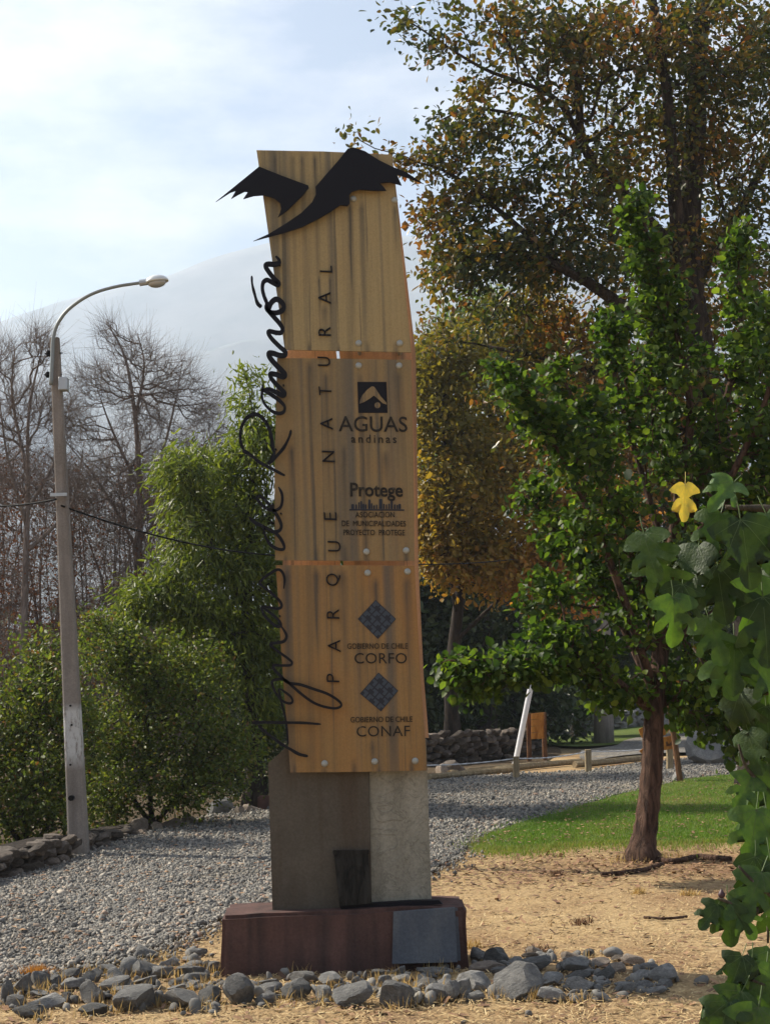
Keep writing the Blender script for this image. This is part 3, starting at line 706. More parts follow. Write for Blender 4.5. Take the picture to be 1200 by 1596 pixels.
for cs in ([(585.3, 935), (617.3, 964.7), (589, 996), (557.5, 964.7)], [(590, 1048), (620.7, 1076.6), (593.8, 1109), (561, 1081)]):
    dm = cutout('logo_diamond', cs, front[2], M['navy'], 0.004, 0.003)
    c = np.array(cs)
    bil = lambda s, t_: tuple((1 - s) * (1 - t_) * c[0] + s * (1 - t_) * c[1] + s * t_ * c[2] + (1 - s) * t_ * c[3])
    k = 4
    for i in range(k):
        for j in range(k):
            s0, t0 = (i + 0.10) / k, (j + 0.10) / k; e = 0.80 / k
            hh = 0.46
            if (i + j) % 2: sh = [(s0, t0), (s0 + e, t0), (s0 + e, t0 + e), (s0 + e * hh, t0 + e), (s0 + e * hh, t0 + e * hh), (s0, t0 + e * hh)]
            else: sh = [(s0, t0), (s0 + e, t0), (s0 + e, t0 + e * hh), (s0 + e * 0.62, t0 + e * hh), (s0 + e * 0.62, t0 + e), (s0, t0 + e)]
            v_, f_ = plate([bil(*q) for q in sh], YP - 0.006, 0.0015); obj('weave_cell', v_, f_, M['slate_blue'], dm)
# script "Aguas de Ramon" with accent: bent flat bar standing off the edge of the sheets
def bar(name, pts, w0, w1, parent, Y, depth=0.014):
    P = catmull(pts, 6); n = len(P)
    T = np.gradient(P, axis=0); L = np.linalg.norm(T, axis=1)[:, None] + 1e-9; T /= L
    Nn = np.c_[-T[:, 1], T[:, 0]]
    s = np.linspace(0, 1, n); w = 0.88 * (w0 + (w1 - w0) * s) * (0.86 + 0.2 * np.abs(T[:, 0]) + 0.1 * np.sin(s * 19))
    w *= np.clip(np.minimum(s, 1 - s) * 14 + 0.45, 0, 1)
    V = []
    for q, nn, ww in zip(P, Nn, w):
        a = at(*(q - nn * ww / 2), Y); b = at(*(q + nn * ww / 2), Y)
        V += [a, b, b + Vector((0, depth, 0)), a + Vector((0, depth, 0))]
    Fc = []
    for i in range(n - 1):
        for k in range(4):
            k2 = (k + 1) % 4; Fc.append((i * 4 + k, i * 4 + k2, i * 4 + 4 + k2, i * 4 + 4 + k))
    Fc += [(3, 2, 1, 0), tuple((n - 1) * 4 + k for k in range(4))]
    return obj(name, np.array([list(x) for x in V]), Fc, M['black'], parent)
k1 = lambda L: [(320 + x / 5, 380 + y / 5) for x, y in L]
k2 = lambda L: [(350 + x / 5.7, 600 + y / 5.7) for x, y in L]
k3 = lambda L: [(370 + x / 4.695, 860 + y / 4.695) for x, y in L]
STROKES = [
 (k1([(550, 95), (574, 122), (575, 146), (540, 158), (490, 156), (470, 172), (492, 212), (535, 268), (572, 305), (562, 318), (520, 298), (482, 280), (452, 300), (446, 350), (460, 410), (480, 462), (476, 500), (505, 530), (552, 536), (596, 520), (612, 488), (592, 450), (552, 430), (516, 455), (500, 490), (492, 515), (530, 562), (580, 620), (602, 660), (590, 690), (550, 690), (502, 680), (492, 697), (522, 742), (580, 800), (624, 840), (620, 866), (580, 868), (530, 852), (497, 852), (502, 882), (542, 932), (600, 990), (622, 1020), (602, 1035), (550, 1016), (508, 1012), (512, 1042), (550, 1090), (600, 1140), (620, 1166), (600, 1180), (545, 1152), (490, 1130), (448, 1142)]), 7.6, 8.6),
 (k1([(363, 248), (366, 310), (385, 390), (408, 462), (438, 490)]), 3.5, 7.5),
 (k2([(345, -8), (336, 45), (332, 100), (352, 160), (400, 215), (450, 245), (500, 250), (530, 230), (534, 190), (502, 150), (450, 108), (400, 76), (360, 52), (338, 40)]), 4.5, 6.5),
 (k2([(172, 582), (147, 520), (140, 450), (152, 370), (190, 302), (240, 266), (290, 262), (335, 290), (375, 342), (405, 412), (420, 482), (432, 560), (440, 612), (402, 690)]), 5.5, 7.0),
 (k2([(592, 398), (575, 460), (530, 550), (470, 622), (412, 678), (385, 702)]), 4.0, 6.5),
 (k2([(160, 578), (230, 620), (320, 690), (420, 742), (500, 786), (537, 803)]), 6.5, 3.8),
 (k2([(480, 905), (508, 960), (514, 1020), (500, 1080), (460, 1110), (410, 1110), (350, 1080), (302, 1030), (290, 998), (320, 990), (370, 1030), (420, 1090), (456, 1140), (490, 1200), (505, 1250), (490, 1290), (440, 1305), (400, 1290)]), 4.8, 6.2),
 (k2([(220, 1175), (270, 1220), (330, 1250), (400, 1285), (452, 1312), (502, 1370), (530, 1430), (520, 1460), (470, 1455), (410, 1420), (370, 1360), (352, 1292), (362, 1262)]), 6.0, 5.0),
 (k3([(340, 270), (346, 200), (330, 150), (295, 130), (230, 165), (165, 220), (190, 255), (260, 310), (310, 360), (324, 396), (300, 415), (240, 408), (182, 403), (190, 450), (230, 500), (280, 542), (318, 540), (306, 505), (268, 468), (222, 432), (188, 412)]), 4.4, 5.2),
 (k3([(300, 515), (345, 580), (360, 620), (340, 655), (290, 665), (246, 672), (252, 692), (300, 730), (370, 780), (400, 810), (385, 830), (330, 832), (266, 832), (272, 862), (320, 912), (372, 958), (460, 972), (560, 1005), (660, 1040), (740, 1090), (760, 1125), (720, 1145), (640, 1135), (560, 1105), (480, 1050), (410, 990), (360, 945), (320, 932), (262, 942), (256, 972), (280, 1032), (330, 1090), (380, 1110), (404, 1095), (390, 1060), (340, 1020), (306, 1000)]), 4.8, 4.6),
 (k3([(105, 1250), (200, 1248), (360, 1250), (480, 1252), (612, 1262)]), 5.6, 4.0),
 (k3([(150, 1270), (220, 1330), (320, 1405), (380, 1440), (450, 1480), (517, 1497)]), 4.4, 5.6),
 (k3([(300, 1000), (318, 1080), (336, 1150), (355, 1230), (366, 1330), (372, 1412)]), 4.0, 4.0)]
scr = None
for i, (pts, w0, w1) in enumerate(STROKES):
    s = bar('script_stroke', pts, w0, w1, tower, YP - 0.045 - 0.0006 * i)
    s['label'] = 'black cursive lettering bar'
for u, v in [(430, 412), (424, 520), (436, 600), (424, 700), (432, 800), (430, 960), (446, 1127), (440, 1060)]:
    P0 = at(u + 6, v, YP - 0.03); v_, f_ = tube([P0, P0 + Vector((0, 0.03, 0))], 0.006, 6); obj('standoff_pin', v_, f_, M['black'], tower)
b3 = lambda L: [(320 + x / 3.3333, 210 + y / 3.3333) for x, y in L]
for pts in (b3([(55, 348), (280, 165), (400, 213), (535, 263), (538, 275), (505, 315), (480, 340), (430, 390), (378, 428), (388, 405), (395, 385), (390, 355), (360, 330), (305, 313), (250, 318), (198, 333), (222, 297), (205, 295), (170, 312), (135, 332), (160, 290), (130, 300)]),
            b3([(250, 552), (330, 515), (420, 460), (500, 405), (555, 350), (575, 310), (573, 270), (620, 215), (690, 135), (740, 72), (770, 65), (830, 85), (900, 130), (970, 165), (1040, 192), (1135, 255), (1060, 226), (995, 206), (1020, 263), (960, 246), (905, 250), (928, 272), (940, 290), (880, 290), (800, 284), (760, 295), (748, 312), (750, 355), (738, 370), (700, 365), (650, 400), (580, 440), (500, 480), (400, 512)])):
    v_, f_ = plate(pts, YP - 0.05, 0.010)
    obj('bird_emblem', v_, f_, M['black'], tower)['label'] = 'black flat bird silhouette'
for u, v in [(455, 290), (570, 270), (590, 262), (520, 310), (430, 280)]:
    P0 = at(u, v, YP - 0.04); v_, f_ = tube([P0, P0 + Vector((0, 0.041, 0))], 0.008, 6); obj('standoff_pin', v_, f_, M['black'], tower)

# things leaning on the tower
a, b, c, d = at(613, 1421, YB - 0.012), at(709, 1414, YB - 0.012), at(713, 1500, YB - 0.075), at(611, 1503, YB - 0.075)
def slab(a, b, c, d, th):
    V = [a, b, c, d] + [p + Vector((0, th, 0)) for p in (a, b, c, d)]
    Fc = [(0, 1, 2, 3), (7, 6, 5, 4), (0, 4, 5, 1), (1, 5, 6, 2), (2, 6, 7, 3), (3, 7, 4, 0)]
    return np.array([list(p) for p in V]), Fc
v_, f_ = bevelled(*slab(a, b, c, d, 0.022), 0.003, 1)
tag(obj('slate_slab', v_, f_, M['slate'], origin=(a.x, YB, 0)), 'blue grey slate slab leaning against the red stone block', 'slab')
a, b, c, d = at(700, 1417, YB - 0.0), at(713, 1415, YB - 0.0), at(718, 1497, YB - 0.045), at(700, 1498, YB - 0.045)
v_, f_ = slab(a, b, c, d, 0.014)
tag(obj('thin_slate', v_, f_, M['slate'], origin=(a.x, YB, 0)), 'thin slate sliver tucked behind the larger leaning slab', 'slab')
bd = thing('dark_board', 'small black weathered board leaning against the concrete pedestal', 'board', at(552, 1412, YC - 0.09))
for i in range(5):
    s0, s1 = i / 5 + 0.006, (i + 1) / 5 - 0.006
    T0, T1, B0, B1 = np.array([520, 1331]), np.array([574, 1330]), np.array([529, 1412]), np.array([580, 1408])
    q = [T0 + (T1 - T0) * s0, T0 + (T1 - T0) * s1, B0 + (B1 - B0) * s1, B0 + (B1 - B0) * s0]
    v_, f_ = slab(at(*q[0], YC - 0.035), at(*q[1], YC - 0.035), at(*q[2], YC - 0.10), at(*q[3], YC - 0.10), 0.02 + 0.004 * (i % 2))
    obj('plank', v_, f_, M['wood_dark'], bd)
v_, f_ = slab(at(519, 1326, YC - 0.04), at(575, 1325, YC - 0.04), at(575, 1331, YC - 0.042), at(519, 1332, YC - 0.042), 0.03)
obj('top_rail', v_, f_, M['wood_dark'], bd)

# ------------------------------------------------------------------ street lamp and cables
PG = G(124, 1332); YL = PG.y
PT = at(86, 527, YL)
lamp = thing('street_lamp', 'leaning concrete street lamp pole with curved arm beside the shrubs', 'street lamp', PG)
def pole_seg(name, t0, t1, m, extra=0.0):
    n = 10; V = []
    for i in range(n + 1):
        t = t0 + (t1 - t0) * i / n
        c = PG.lerp(PT, t); wx = (29 * (1 - t) + 14 * t) * px(YL) / 2 + extra; wy = wx * 0.85
        ch = 0.22
        for sx, sy in [(-1, -1 + ch), (-1 + ch, -1), (1 - ch, -1), (1, -1 + ch), (1, 1 - ch), (1 - ch, 1), (-1 + ch, 1), (-1, 1 - ch)]:
            V.append((c.x + sx * wx, c.y + sy * wy, c.z))
    Fc = [(i * 8 + k, i * 8 + (k + 1) % 8, i * 8 + 8 + (k + 1) % 8, i * 8 + 8 + k) for i in range(n) for k in range(8)]
    Fc += [tuple(range(8))[::-1], tuple(n * 8 + k for k in range(8))]
    return obj(name, V, Fc, m, lamp)
pole = pole_seg('pole', -0.01, 1.0, M['pole_painted'])
arm = catmull([list(at(u, v, YL - 0.10)) for u, v in [(80, 600), (82, 560), (84, 525), (92, 502), (110, 480), (142, 459), (180, 447), (224, 440)]], 6)
v_, f_ = tube(arm, np.linspace(0.024, 0.02, len(arm)), 8); obj('lamp_arm', v_, f_, M['arm'], lamp, smooth=True)
def lathe_ellipsoid(c, rx, ry, rz, cut, axis_tilt, n=14, k=20):
    V = []; Fc = []
    for i in range(n + 1):
        th = math.pi * i / n
        for j in range(k):
            ph = 2 * math.pi * j / k
            z = math.cos(th); z = max(z, cut)
            p = Vector((rx * math.sin(th) * math.cos(ph), ry * math.sin(th) * math.sin(ph), rz * z))
            p.rotate(Matrix.Rotation(axis_tilt, 3, 'Y')); V.append(tuple(Vector(c) + p))
    for i in range(n):
        for j in range(k):
            Fc.append((i * k + j, i * k + (j + 1) % k, (i + 1) * k + (j + 1) % k, (i + 1) * k + j))
    return V, Fc
hc = at(245, 440, YL - 0.10); u_ = px(YL)
v_, f_ = lathe_ellipsoid(hc, 19 * u_, 13 * u_, 12 * u_, 0.0, R(-6)); hd = obj('lamp_head', v_, f_, M['shade'], lamp, smooth=True)
v_, f_ = lathe_ellipsoid(hc - Vector((0.0, 0, 0.004)), 15 * u_, 10 * u_, 8 * u_, -1, R(-6), 8, 16); obj('lamp_glass', v_, f_, M['galv'], hd, smooth=True)
v_, f_ = tube([at(218, 441, YL - .1), at(234, 439, YL - .1)], 0.04, 10); obj('lamp_socket', v_, f_, M['galv'], lamp)
cbx = at(100, 599, YL - 0.05); v_, f_ = bevelled(*box(cbx, (14 * u_, 0.12, 21 * u_)), 0.008, 1); obj('control_box', v_, f_, M['galv'], lamp)
for u, v in [(76, 551), (75, 584)]:
    c_ = at(u, v, YL - 0.02); v_, f_ = tube([c_ - Vector((0.04, 0, 0)), c_ + Vector((0.17, 0, 0))], 0.008, 6)
    br = obj('bracket', v_, f_, M['cable'], lamp)
    v_, f_ = tube([c_ + Vector((0, 0, -0.035)), c_ + Vector((0, 0, -0.012)), c_ + Vector((0, 0, 0.012)), c_ + Vector((0, 0, 0.035))], [0.018, 0.03, 0.03, 0.018], 10); obj('insulator', v_, f_, M['cable'], br)
c_ = at(92, 771, YL - 0.12); v_, f_ = box(c_, (26 * u_, 0.03, 5 * u_)); obj('clamp_band', v_, f_, M['galv'], lamp)
for u, v in [(110, 1100), (112, 1130), (110, 1192)]:
    c_ = at(u, v, PG.y - 0.11); v_, f_ = tube([c_, c_ + Vector((0, 0.02, 0))], 0.012, 8); obj('bolt_hole', v_, f_, M['cable'], lamp)
c_ = at(111, 1244, PG.y - 0.185); v_, f_ = tube([c_, c_ + Vector((0, 0.06, 0))], 0.032, 12); obj('cover_cap', v_, f_, M['cable'], lamp)
def cable(label, P, sag, r=0.012):
    P = [np.array(p) for p in P]; out = []
    for a, b in zip(P[:-1], P[1:]):
        s = np.linspace(0, 1, 20)[:, None]; q = a + (b - a) * s; q[:, 2] -= (4 * sag * s * (1 - s))[:, 0]; out.append(q)
    v_, f_ = tube(np.vstack([o[:-1] for o in out] + [out[-1][-1:]]), r, 5)
    tag(obj('overhead_cable', v_, f_, M['cable'], smooth=True), label, 'cable')
cable('black cable running from the lamp pole behind the tan sign tower', [at(96, 788, YL - 0.12), at(440, 866, 21.5), at(800, 872, 30.0)], 0.12)
cable('short black cable reaching the lamp pole past the bare trees', [at(-60, 786, YL + 1.5), at(88, 778, YL - 0.12)], 0.05)

# ------------------------------------------------------------------ rocks
def rock_mesh(name, seed, m, cuts=5, sub=3, angular=0.5, flat=False):
    r = np.random.default_rng(seed)
    bm = bmesh.new(); bmesh.ops.create_icosphere(bm, subdivisions=sub, radius=0.5)
    pl = [(Vector(r.normal(size=3)).normalized(), r.uniform(0.20, 0.40)) for _ in range(cuts)]
    off = Vector(r.uniform(-50, 50, 3))
    for v in bm.verts:
        p = v.co.copy()
        for nrm, dd in pl:
            e = p.dot(nrm) - dd
            if e > 0: p -= nrm * e * (0.88 + 0.2 * angular)
        p *= 1 + 0.20 * mnoise.noise(p * 2.2 + off) + 0.09 * mnoise.noise(p * 5.5 + off) + 0.03 * mnoise.noise(p * 13 + off)
        v.co = p
    co = np.array([v.co[:] for v in bm.verts]); lo, hi = co.min(0), co.max(0)
    for v in bm.verts: v.co = Vector(((v.co.x - (lo[0] + hi[0]) / 2) / (hi[0] - lo[0]), (v.co.y - (lo[1] + hi[1]) / 2) / (hi[1] - lo[1]), (v.co.z - lo[2]) / (hi[2] - lo[2])))
    me = bpy.data.meshes.new(name); bm.to_mesh(me); bm.free(); me.materials.append(m)
    me.polygons.foreach_set('use_smooth', np.full(len(me.polygons), not flat))
    if not flat: me.set_sharp_from_angle(angle=R(24))
    return me
ROCKS = [rock_mesh('river_stone', 40 + i, M['rock'], 7 + i % 5, 3) for i in range(12)]
ROCKS_W = [rock_mesh('warm_stone', 80 + i, M['rock_warm'], 5 + i % 4, 3) for i in range(5)]
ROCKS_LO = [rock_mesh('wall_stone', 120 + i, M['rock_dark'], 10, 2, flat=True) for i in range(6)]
ROCKS_LOG = [rock_mesh('wall_stone_grey', 140 + i, M['rock'], 10, 2, flat=True) for i in range(6)]
rr = np.random.default_rng(77)
def rock(u, vb, w, h, label, group, meshes=ROCKS, i=None, name='river_stone', sink=0.12, gz=-0.03):
    """u: centre, vb: foot, w/h: size in photo pixels; stands on the ground"""
    g = G(u, vb); s = px(g.y)
    o = bpy.data.objects.new(name, meshes[int(rr.integers(len(meshes))) if i is None else i])
    W_, H_ = w * s * 1.02, h * s * (0.98 + sink)
    dep = W_ * rr.uniform(0.7, 1.0) if w < 2.2 * h else W_ * rr.uniform(0.5, 0.75)
    # the foot seen in the photo is the front of the stone; part of the height seen is its top face
    H_ *= 1.12
    o.location = (g.x, g.y + dep * 0.42, gz - H_ * sink)
    o.scale = (W_ * 1.04, dep, H_); o.rotation_euler = (rr.uniform(-0.1, 0.1), rr.uniform(-0.12, 0.12), rr.uniform(-0.35, 0.35) + (math.pi if rr.random() < 0.5 else 0))
    COL.objects.link(o); tag(o, label, 'stone', group); return o
gl, gm, gr = 'stones left of the red block', 'stones in front of the red block', 'stones right of the red block'
L_l = 'grey river stone in the pile beside the gravel, left of the red block'
L_m = 'grey river stone in dry grass along the front of the red block'
L_r = 'river stone in the pile on bare straw ground right of the slate slab'
LEFT = [(30, 395, 75, 112), (105, 355, 95, 105), (200, 320, 90, 85), (270, 310, 72, 60), (360, 280, 110, 60), (430, 228, 110, 38), (470, 290, 92, 75), (480, 390, 130, 105), (360, 330, 120, 55), (130, 352, 90, 35), (190, 362, 115, 36), (90, 420, 105, 70), (220, 420, 190, 68), (140, 470, 150, 62), (340, 387, 75, 50), (550, 240, 120, 45), (595, 277, 92, 62), (675, 257, 122, 92), (760, 168, 112, 70), (755, 268, 150, 88), (875, 207, 95, 52), (830, 264, 130, 57), (745, 312, 120, 60), (595, 332, 160, 62), (645, 337, 120, 36), (480, 452, 150, 54), (690, 432, 212, 102), (930, 432, 202, 92), (820, 397, 62, 66), (910, 337, 92, 42), (985, 257, 140, 52), (1000, 212, 120, 36), (1030, 150, 86, 40), (990, 173, 95, 26), (1080, 216, 62, 42), (1030, 277, 120, 42), (1110, 232, 82, 52), (920, 302, 100, 42), (1000, 312, 92, 36), (1080, 392, 112, 82), (1095, 428, 76, 30), (580, 196, 92, 26), (1040, 322, 72, 30), (900, 165, 50, 24), (745, 185, 40, 24)]
SPL = {18: 'upright pointed grey stone standing above the stones left of the red block', 25: 'pale flat tilted stone lying on straw in front of the left pile',
       26: 'broad rounded dark grey boulder at the front of the left pile', 27: 'long flat faced dark stone nearest the red block corner',
       19: 'dark smooth oval stone behind the pointed one left of the block', 13: 'dark flat wedge stone at the outer front of the left pile'}
USED = set()
def rock_label(i, arr, marks, tone):
    near = sorted(marks, key=lambda j: math.hypot((arr[j][0] - arr[i][0]) / 1.5, arr[j][1] - arr[i][1]))
    for k in near[:3]:
        t_ = one_label(i, k, arr, marks, tone)
        if t_ not in USED: break
    USED.add(t_); return t_
def one_label(i, k, arr, marks, tone):
    cx, b, w, h = arr[i]; mx_, mb, mw, mh = arr[k]
    size = 'tiny' if w < 62 else 'small' if w < 85 else 'middling' if w < 115 else 'wide' if w < 150 else 'very wide'
    shape = 'flat' if w > 2.5 * h else 'low' if w > 1.8 * h else 'rounded' if w > 1.25 * h else 'upright'
    rel = 'just behind' if b < mb - 0.8 * mh and abs(cx - mx_) < mw else 'in front of' if b > mb + 15 and abs(cx - mx_) < mw else 'lying off beside' if abs(cx - mx_) > 1.3 * mw else 'touching'
    return f'{size} {shape} {tone} stone {rel} the {marks[k]}'
MK_L = {18: 'upright pointed stone', 25: 'pale flat tilted stone', 26: 'broad rounded boulder left of the block', 27: 'long flat faced dark stone', 19: 'dark smooth oval stone', 13: 'dark flat wedge stone'}
MK_M = {0: 'round boulder at the red block corner', 1: 'pale flat topped stone', 9: 'wide dark craggy stone', 15: 'angular leaning peaked stone', 6: 'square shouldered stone'}
MK_R = {13: 'large cracked boulder', 24: 'dark wedge stone ending the pile', 1: 'smooth dark stone by the slate', 18: 'smooth oval blue grey stone'}
for i, (cx, b, w, h) in enumerate(LEFT):
    rock(cx / 3.3333, 1440 + b / 3.3333, w / 3.3333, h / 3.3333, SPL.get(i) or rock_label(i, LEFT, MK_L, 'grey'), gl)
MID = [(90, 377, 150, 132), (235, 377, 110, 56), (250, 327, 120, 52), (240, 292, 110, 46), (400, 222, 112, 30), (420, 267, 150, 46), (375, 347, 140, 86), (555, 297, 122, 70), (525, 362, 92, 72), (665, 387, 178, 97), (470, 380, 70, 28), (780, 332, 92, 46), (800, 257, 92, 46), (855, 263, 62, 30), (815, 302, 82, 62), (875, 392, 150, 112), (885, 236, 76, 42), (980, 367, 72, 66), (1020, 297, 110, 46), (1060, 236, 170, 36), (1030, 256, 100, 30), (1080, 362, 132, 77), (1170, 342, 130, 92), (900, 277, 82, 42), (1110, 292, 92, 36), (690, 286, 62, 36), (20, 292, 52, 40), (620, 300, 60, 30), (1090, 210, 90, 30)]
SPM = {0: 'round upright grey boulder at the front corner of the red block', 1: 'pale flat topped stone beside the round corner boulder', 9: 'wide dark craggy stone low in front of the red block',
       15: 'angular leaning dark stone with sharp peak before the slate slab', 6: 'square shouldered grey stone in front of the red block'}
for i, (cx, b, w, h) in enumerate(MID):
    rock(340 + cx / 3.158, 1440 + b / 3.158, w / 3.158, h / 3.158, SPM.get(i) or rock_label(i, MID, MK_M, 'grey'), gm)
RIGHT = [(150, 162, 82, 56), (240, 180, 126, 72), (425, 137, 72, 46), (395, 157, 82, 36), (485, 162, 82, 36), (605, 162, 102, 44), (690, 147, 56, 40), (620, 222, 142, 66), (430, 212, 152, 62), (190, 217, 172, 46), (290, 227, 180, 36), (120, 312, 172, 82), (20, 362, 82, 92), (350, 352, 222, 152), (130, 360, 102, 47), (235, 342, 82, 36), (510, 282, 122, 56), (640, 257, 122, 42), (655, 310, 146, 64), (505, 360, 132, 62), (625, 362, 66, 32), (735, 357, 72, 46), (770, 262, 92, 72), (950, 257, 102, 46), (1070, 277, 142, 82), (880, 317, 92, 52), (820, 222, 102, 46), (750, 192, 92, 42), (980, 217, 122, 42), (830, 167, 72, 32), (900, 182, 112, 46), (1060, 292, 82, 36), (960, 302, 82, 42), (1020, 322, 92, 32), (560, 212, 62, 42), (760, 287, 72, 30), (330, 187, 72, 42), (390, 432, 36, 30), (70, 466, 26, 16), (165, 480, 22, 16)]
SPR = {13: 'largest craggy boulder with deep cracks in the right hand pile', 24: 'dark flat topped wedge stone at the far end of the pile', 1: 'smooth dark rounded stone beside the slate slab',
       18: 'smooth oval blue grey stone at the front of the right hand pile', 37: 'small lone dark pebble on straw before the cracked boulder'}
for i, (cx, b, w, h) in enumerate(RIGHT):
    warm = i in (2, 3, 5, 9, 20, 26, 27, 29, 30)
    rock(700 + cx / 3.158, 1440 + b / 3.158, w / 3.158, h / 3.158, SPR.get(i) or rock_label(i, RIGHT, MK_R, 'tan' if warm else 'grey'), gr, ROCKS_W if warm else ROCKS)
def small_stones():
    r = np.random.default_rng(19); P = []; Sc = []
    for arr, ox, k, c in ((LEFT, 0, 3.3333, 3), (MID, 340, 3.158, 3), (RIGHT[:36], 700, 3.158, 3)):
        for cx, b, w, h in arr:
            for _ in range(c):
                g = G(ox + (cx + r.normal(0, 0.55) * w) / k, 1440 + (b + r.normal(-8, 16)) / k); s = r.lognormal(math.log(0.042), 0.35)
                P.append((g.x, g.y, -0.02 + s * 0.15)); Sc.append((s * r.uniform(1, 1.6), s, s * r.uniform(0.5, 0.8)))
    me = rock_mesh('small_stone', 61, M['rock'], 5, 2); T = np.array([v.co[:] for v in me.vertices]); T[:, 2] -= 0.5; Fc = [tuple(p.vertices) for p in me.polygons]
    n = len(P); q = rot_mats(n, r)
    kind(scatter('small_stones', T, Fc, np.array(P), q, np.array(Sc), M['pebble'], np.c_[r.beta(2, 3, n) * 0.8], smooth=True), 'stuff')
small_stones()
# dry grass tufts between the stones, and an orange-brown tuft
tp = []
for arr, ox, k in ((LEFT, 0, 3.3333), (MID, 340, 3.158), (RIGHT[:36], 700, 3.158)):
    for cx, b, w, h in arr:
        if rr.random() < (0.8 if ox != 700 else 0.3):
            g = G(ox + (cx + rr.uniform(-0.5, 0.5) * w) / k, 1440 + (b + 6) / k); n_ = int(rr.integers(8, 30))
            tp.append(np.c_[g.x + rr.normal(0, 0.05, n_), g.y + rr.normal(0, 0.025, n_)])
blades('dry_grass', np.vstack(tp), M['drygrass'], 0.085, 0.005, 31, -0.03, 0.55)
gt = G(57, 1516); pt_ = np.c_[gt.x + rr.normal(0, 0.045, 420), gt.y + rr.normal(0, 0.04, 420)]
tuft_m = leaf_mat('orange_tuft', [(0, (0.35, 0.14, 0.03)), (1, (0.55, 0.27, 0.07))], 0.4, 0.8, 0.1, (1, 1, 0.7))
o = blades('dry_tuft', pt_, tuft_m, 0.075, 0.005, 32, -0.02, 0.8)
del o['kind']; tag(o, 'small round orange brown dry tuft at the gravel edge', 'plant')
for i, (u, v) in enumerate([(995, 1388), (905, 1434), (1075, 1390), (870, 1360), (730, 1470), (840, 1478)]):
    g = G(u, v); n_ = 90
    o = blades('weed_tuft', np.c_[g.x + rr.normal(0, 0.035, n_), g.y + rr.normal(0, 0.03, n_)], M['litter'] if i % 2 else M['drygrass'], 0.06, 0.01, 60 + i, -0.03, 0.9)
    del o['kind']; tag(o, ['withered weed tuft on straw between the bleached twig and the trunk', 'dark withered weed tuft alone on the open straw', 'withered weed tuft on straw near the fig leaves', 'dark withered weed below the fallen branch', 'withered weed beside the corner of the slate slab', 'dark withered weed just behind the right hand stone pile'][i], 'plant', 'withered weeds on the straw ground')

# stones along the far edge of the gravel, left
EDGE = [(660, 1207, 46, 36), (720, 1202, 86, 46), (810, 1182, 76, 46), (580, 1217, 80, 62), (600, 1227, 50, 26), (860, 1167, 40, 22), (905, 1167, 52, 23), (945, 1162, 50, 20), (1020, 1142, 42, 40), (1065, 1132, 72, 36), (520, 1228, 50, 30), (490, 1230, 40, 22)]
MK_E = {1: 'long low edging stone', 2: 'domed edging stone', 9: 'flat edging stone by the square red one', 3: 'tallest edging stone near the lamp pole'}
for i, (cx, b, w, h) in enumerate(EDGE):
    rock(cx / 2.727, 850 + b / 2.727, w / 2.727, h / 2.727, ('tan ' + MK_E[i] + ' below the dark shrubs') if i in MK_E else rock_label(i, [tuple(2.2 * q if k > 1 else q for k, q in enumerate(e)) for e in EDGE], MK_E, 'tan'), 'edging stones below the shrubs', ROCKS_W, name='edging_stone')
rock(935 / 2.727, 850 + 1142 / 2.727, 112 / 2.727, 72 / 2.727, 'big grey boulder under the shrubs behind the edging stones', None, ROCKS, name='boulder')
g = G(413, 1262); v_, f_ = rough_block((g.x, g.y + 0.15, 0.09), (0.24, 0.25, 0.24), 0.02, 0.012, 8)
tag(obj('square_stone', v_, f_, M['redstone'], origin=(g.x, g.y + .15, 0)), 'square reddish stone at the gravel edge beside the concrete pedestal', 'stone')
rock(708, 1207, 36, 22, 'pale rounded boulder behind the log edging, larger of a pair', None, ROCKS_W, name='boulder')
rock(690, 1208, 22, 18, 'pale boulder tucked against its larger twin behind the log edging', None, ROCKS_W, name='boulder')
rock(1045 + 12, 1215, 20, 14, 'dark stone at the foot of the arrow sign post', None, ROCKS, name='boulder')
rock(1115, 1190, 78, 50, 'wide flat grey boulder beyond the gravel behind the arrow signs', None, ROCKS, name='boulder')

def stone_wall(label, A, B, h, size, seed, meshes, rows, depth=0.5):
    """dry-stone wall, each stone its own part; A, B ground points, heights h=(h0,h1)"""
    r = np.random.default_rng(seed); A = Vector(A); B = Vector(B); L = (B - A).length; d = (B - A) / L; nn = Vector((-d.y, d.x, 0))
    w = thing('stone_wall', label, 'wall', A)
    # packed earth core behind the face stones
    core = []
    for t_, hh in ((0, h[0]), (1, h[1])):
        c = A + (B - A) * t_
        for s in (0.12, depth): core += [c + nn * s + Vector((0, 0, -0.05)), c + nn * s + Vector((0, 0, hh * 0.8))]
    V = np.array([list(p) for p in core]); Fc = [(0, 2, 3, 1), (4, 5, 7, 6), (0, 1, 5, 4), (2, 6, 7, 3), (1, 3, 7, 5), (0, 4, 6, 2)]
    obj('earth_core', V, Fc, M['bark_dark'], w)
    for k in range(rows):
        x = r.uniform(-0.1, 0.05)
        while x < L:
            sw = size * r.uniform(0.7, 1.5); hh = h[0] + (h[1] - h[0]) * x / L; rh = hh / rows
            o = bpy.data.objects.new('stone', meshes[int(r.integers(len(meshes)))])
            p = d * (x + sw / 2) + nn * r.uniform(0.0, 0.16) + Vector((0, 0, rh * k - 0.04 + r.uniform(-.02, .02)))
            o.location = p; o.scale = (sw * 1.06, size * r.uniform(0.9, 1.3), rh * r.uniform(1.05, 1.5))
            o.rotation_euler = (r.uniform(-.12, .12), r.uniform(-.15, .15), math.atan2(d.y, d.x) + r.uniform(-.3, .3)); link(o, w)
            x += sw * 0.95
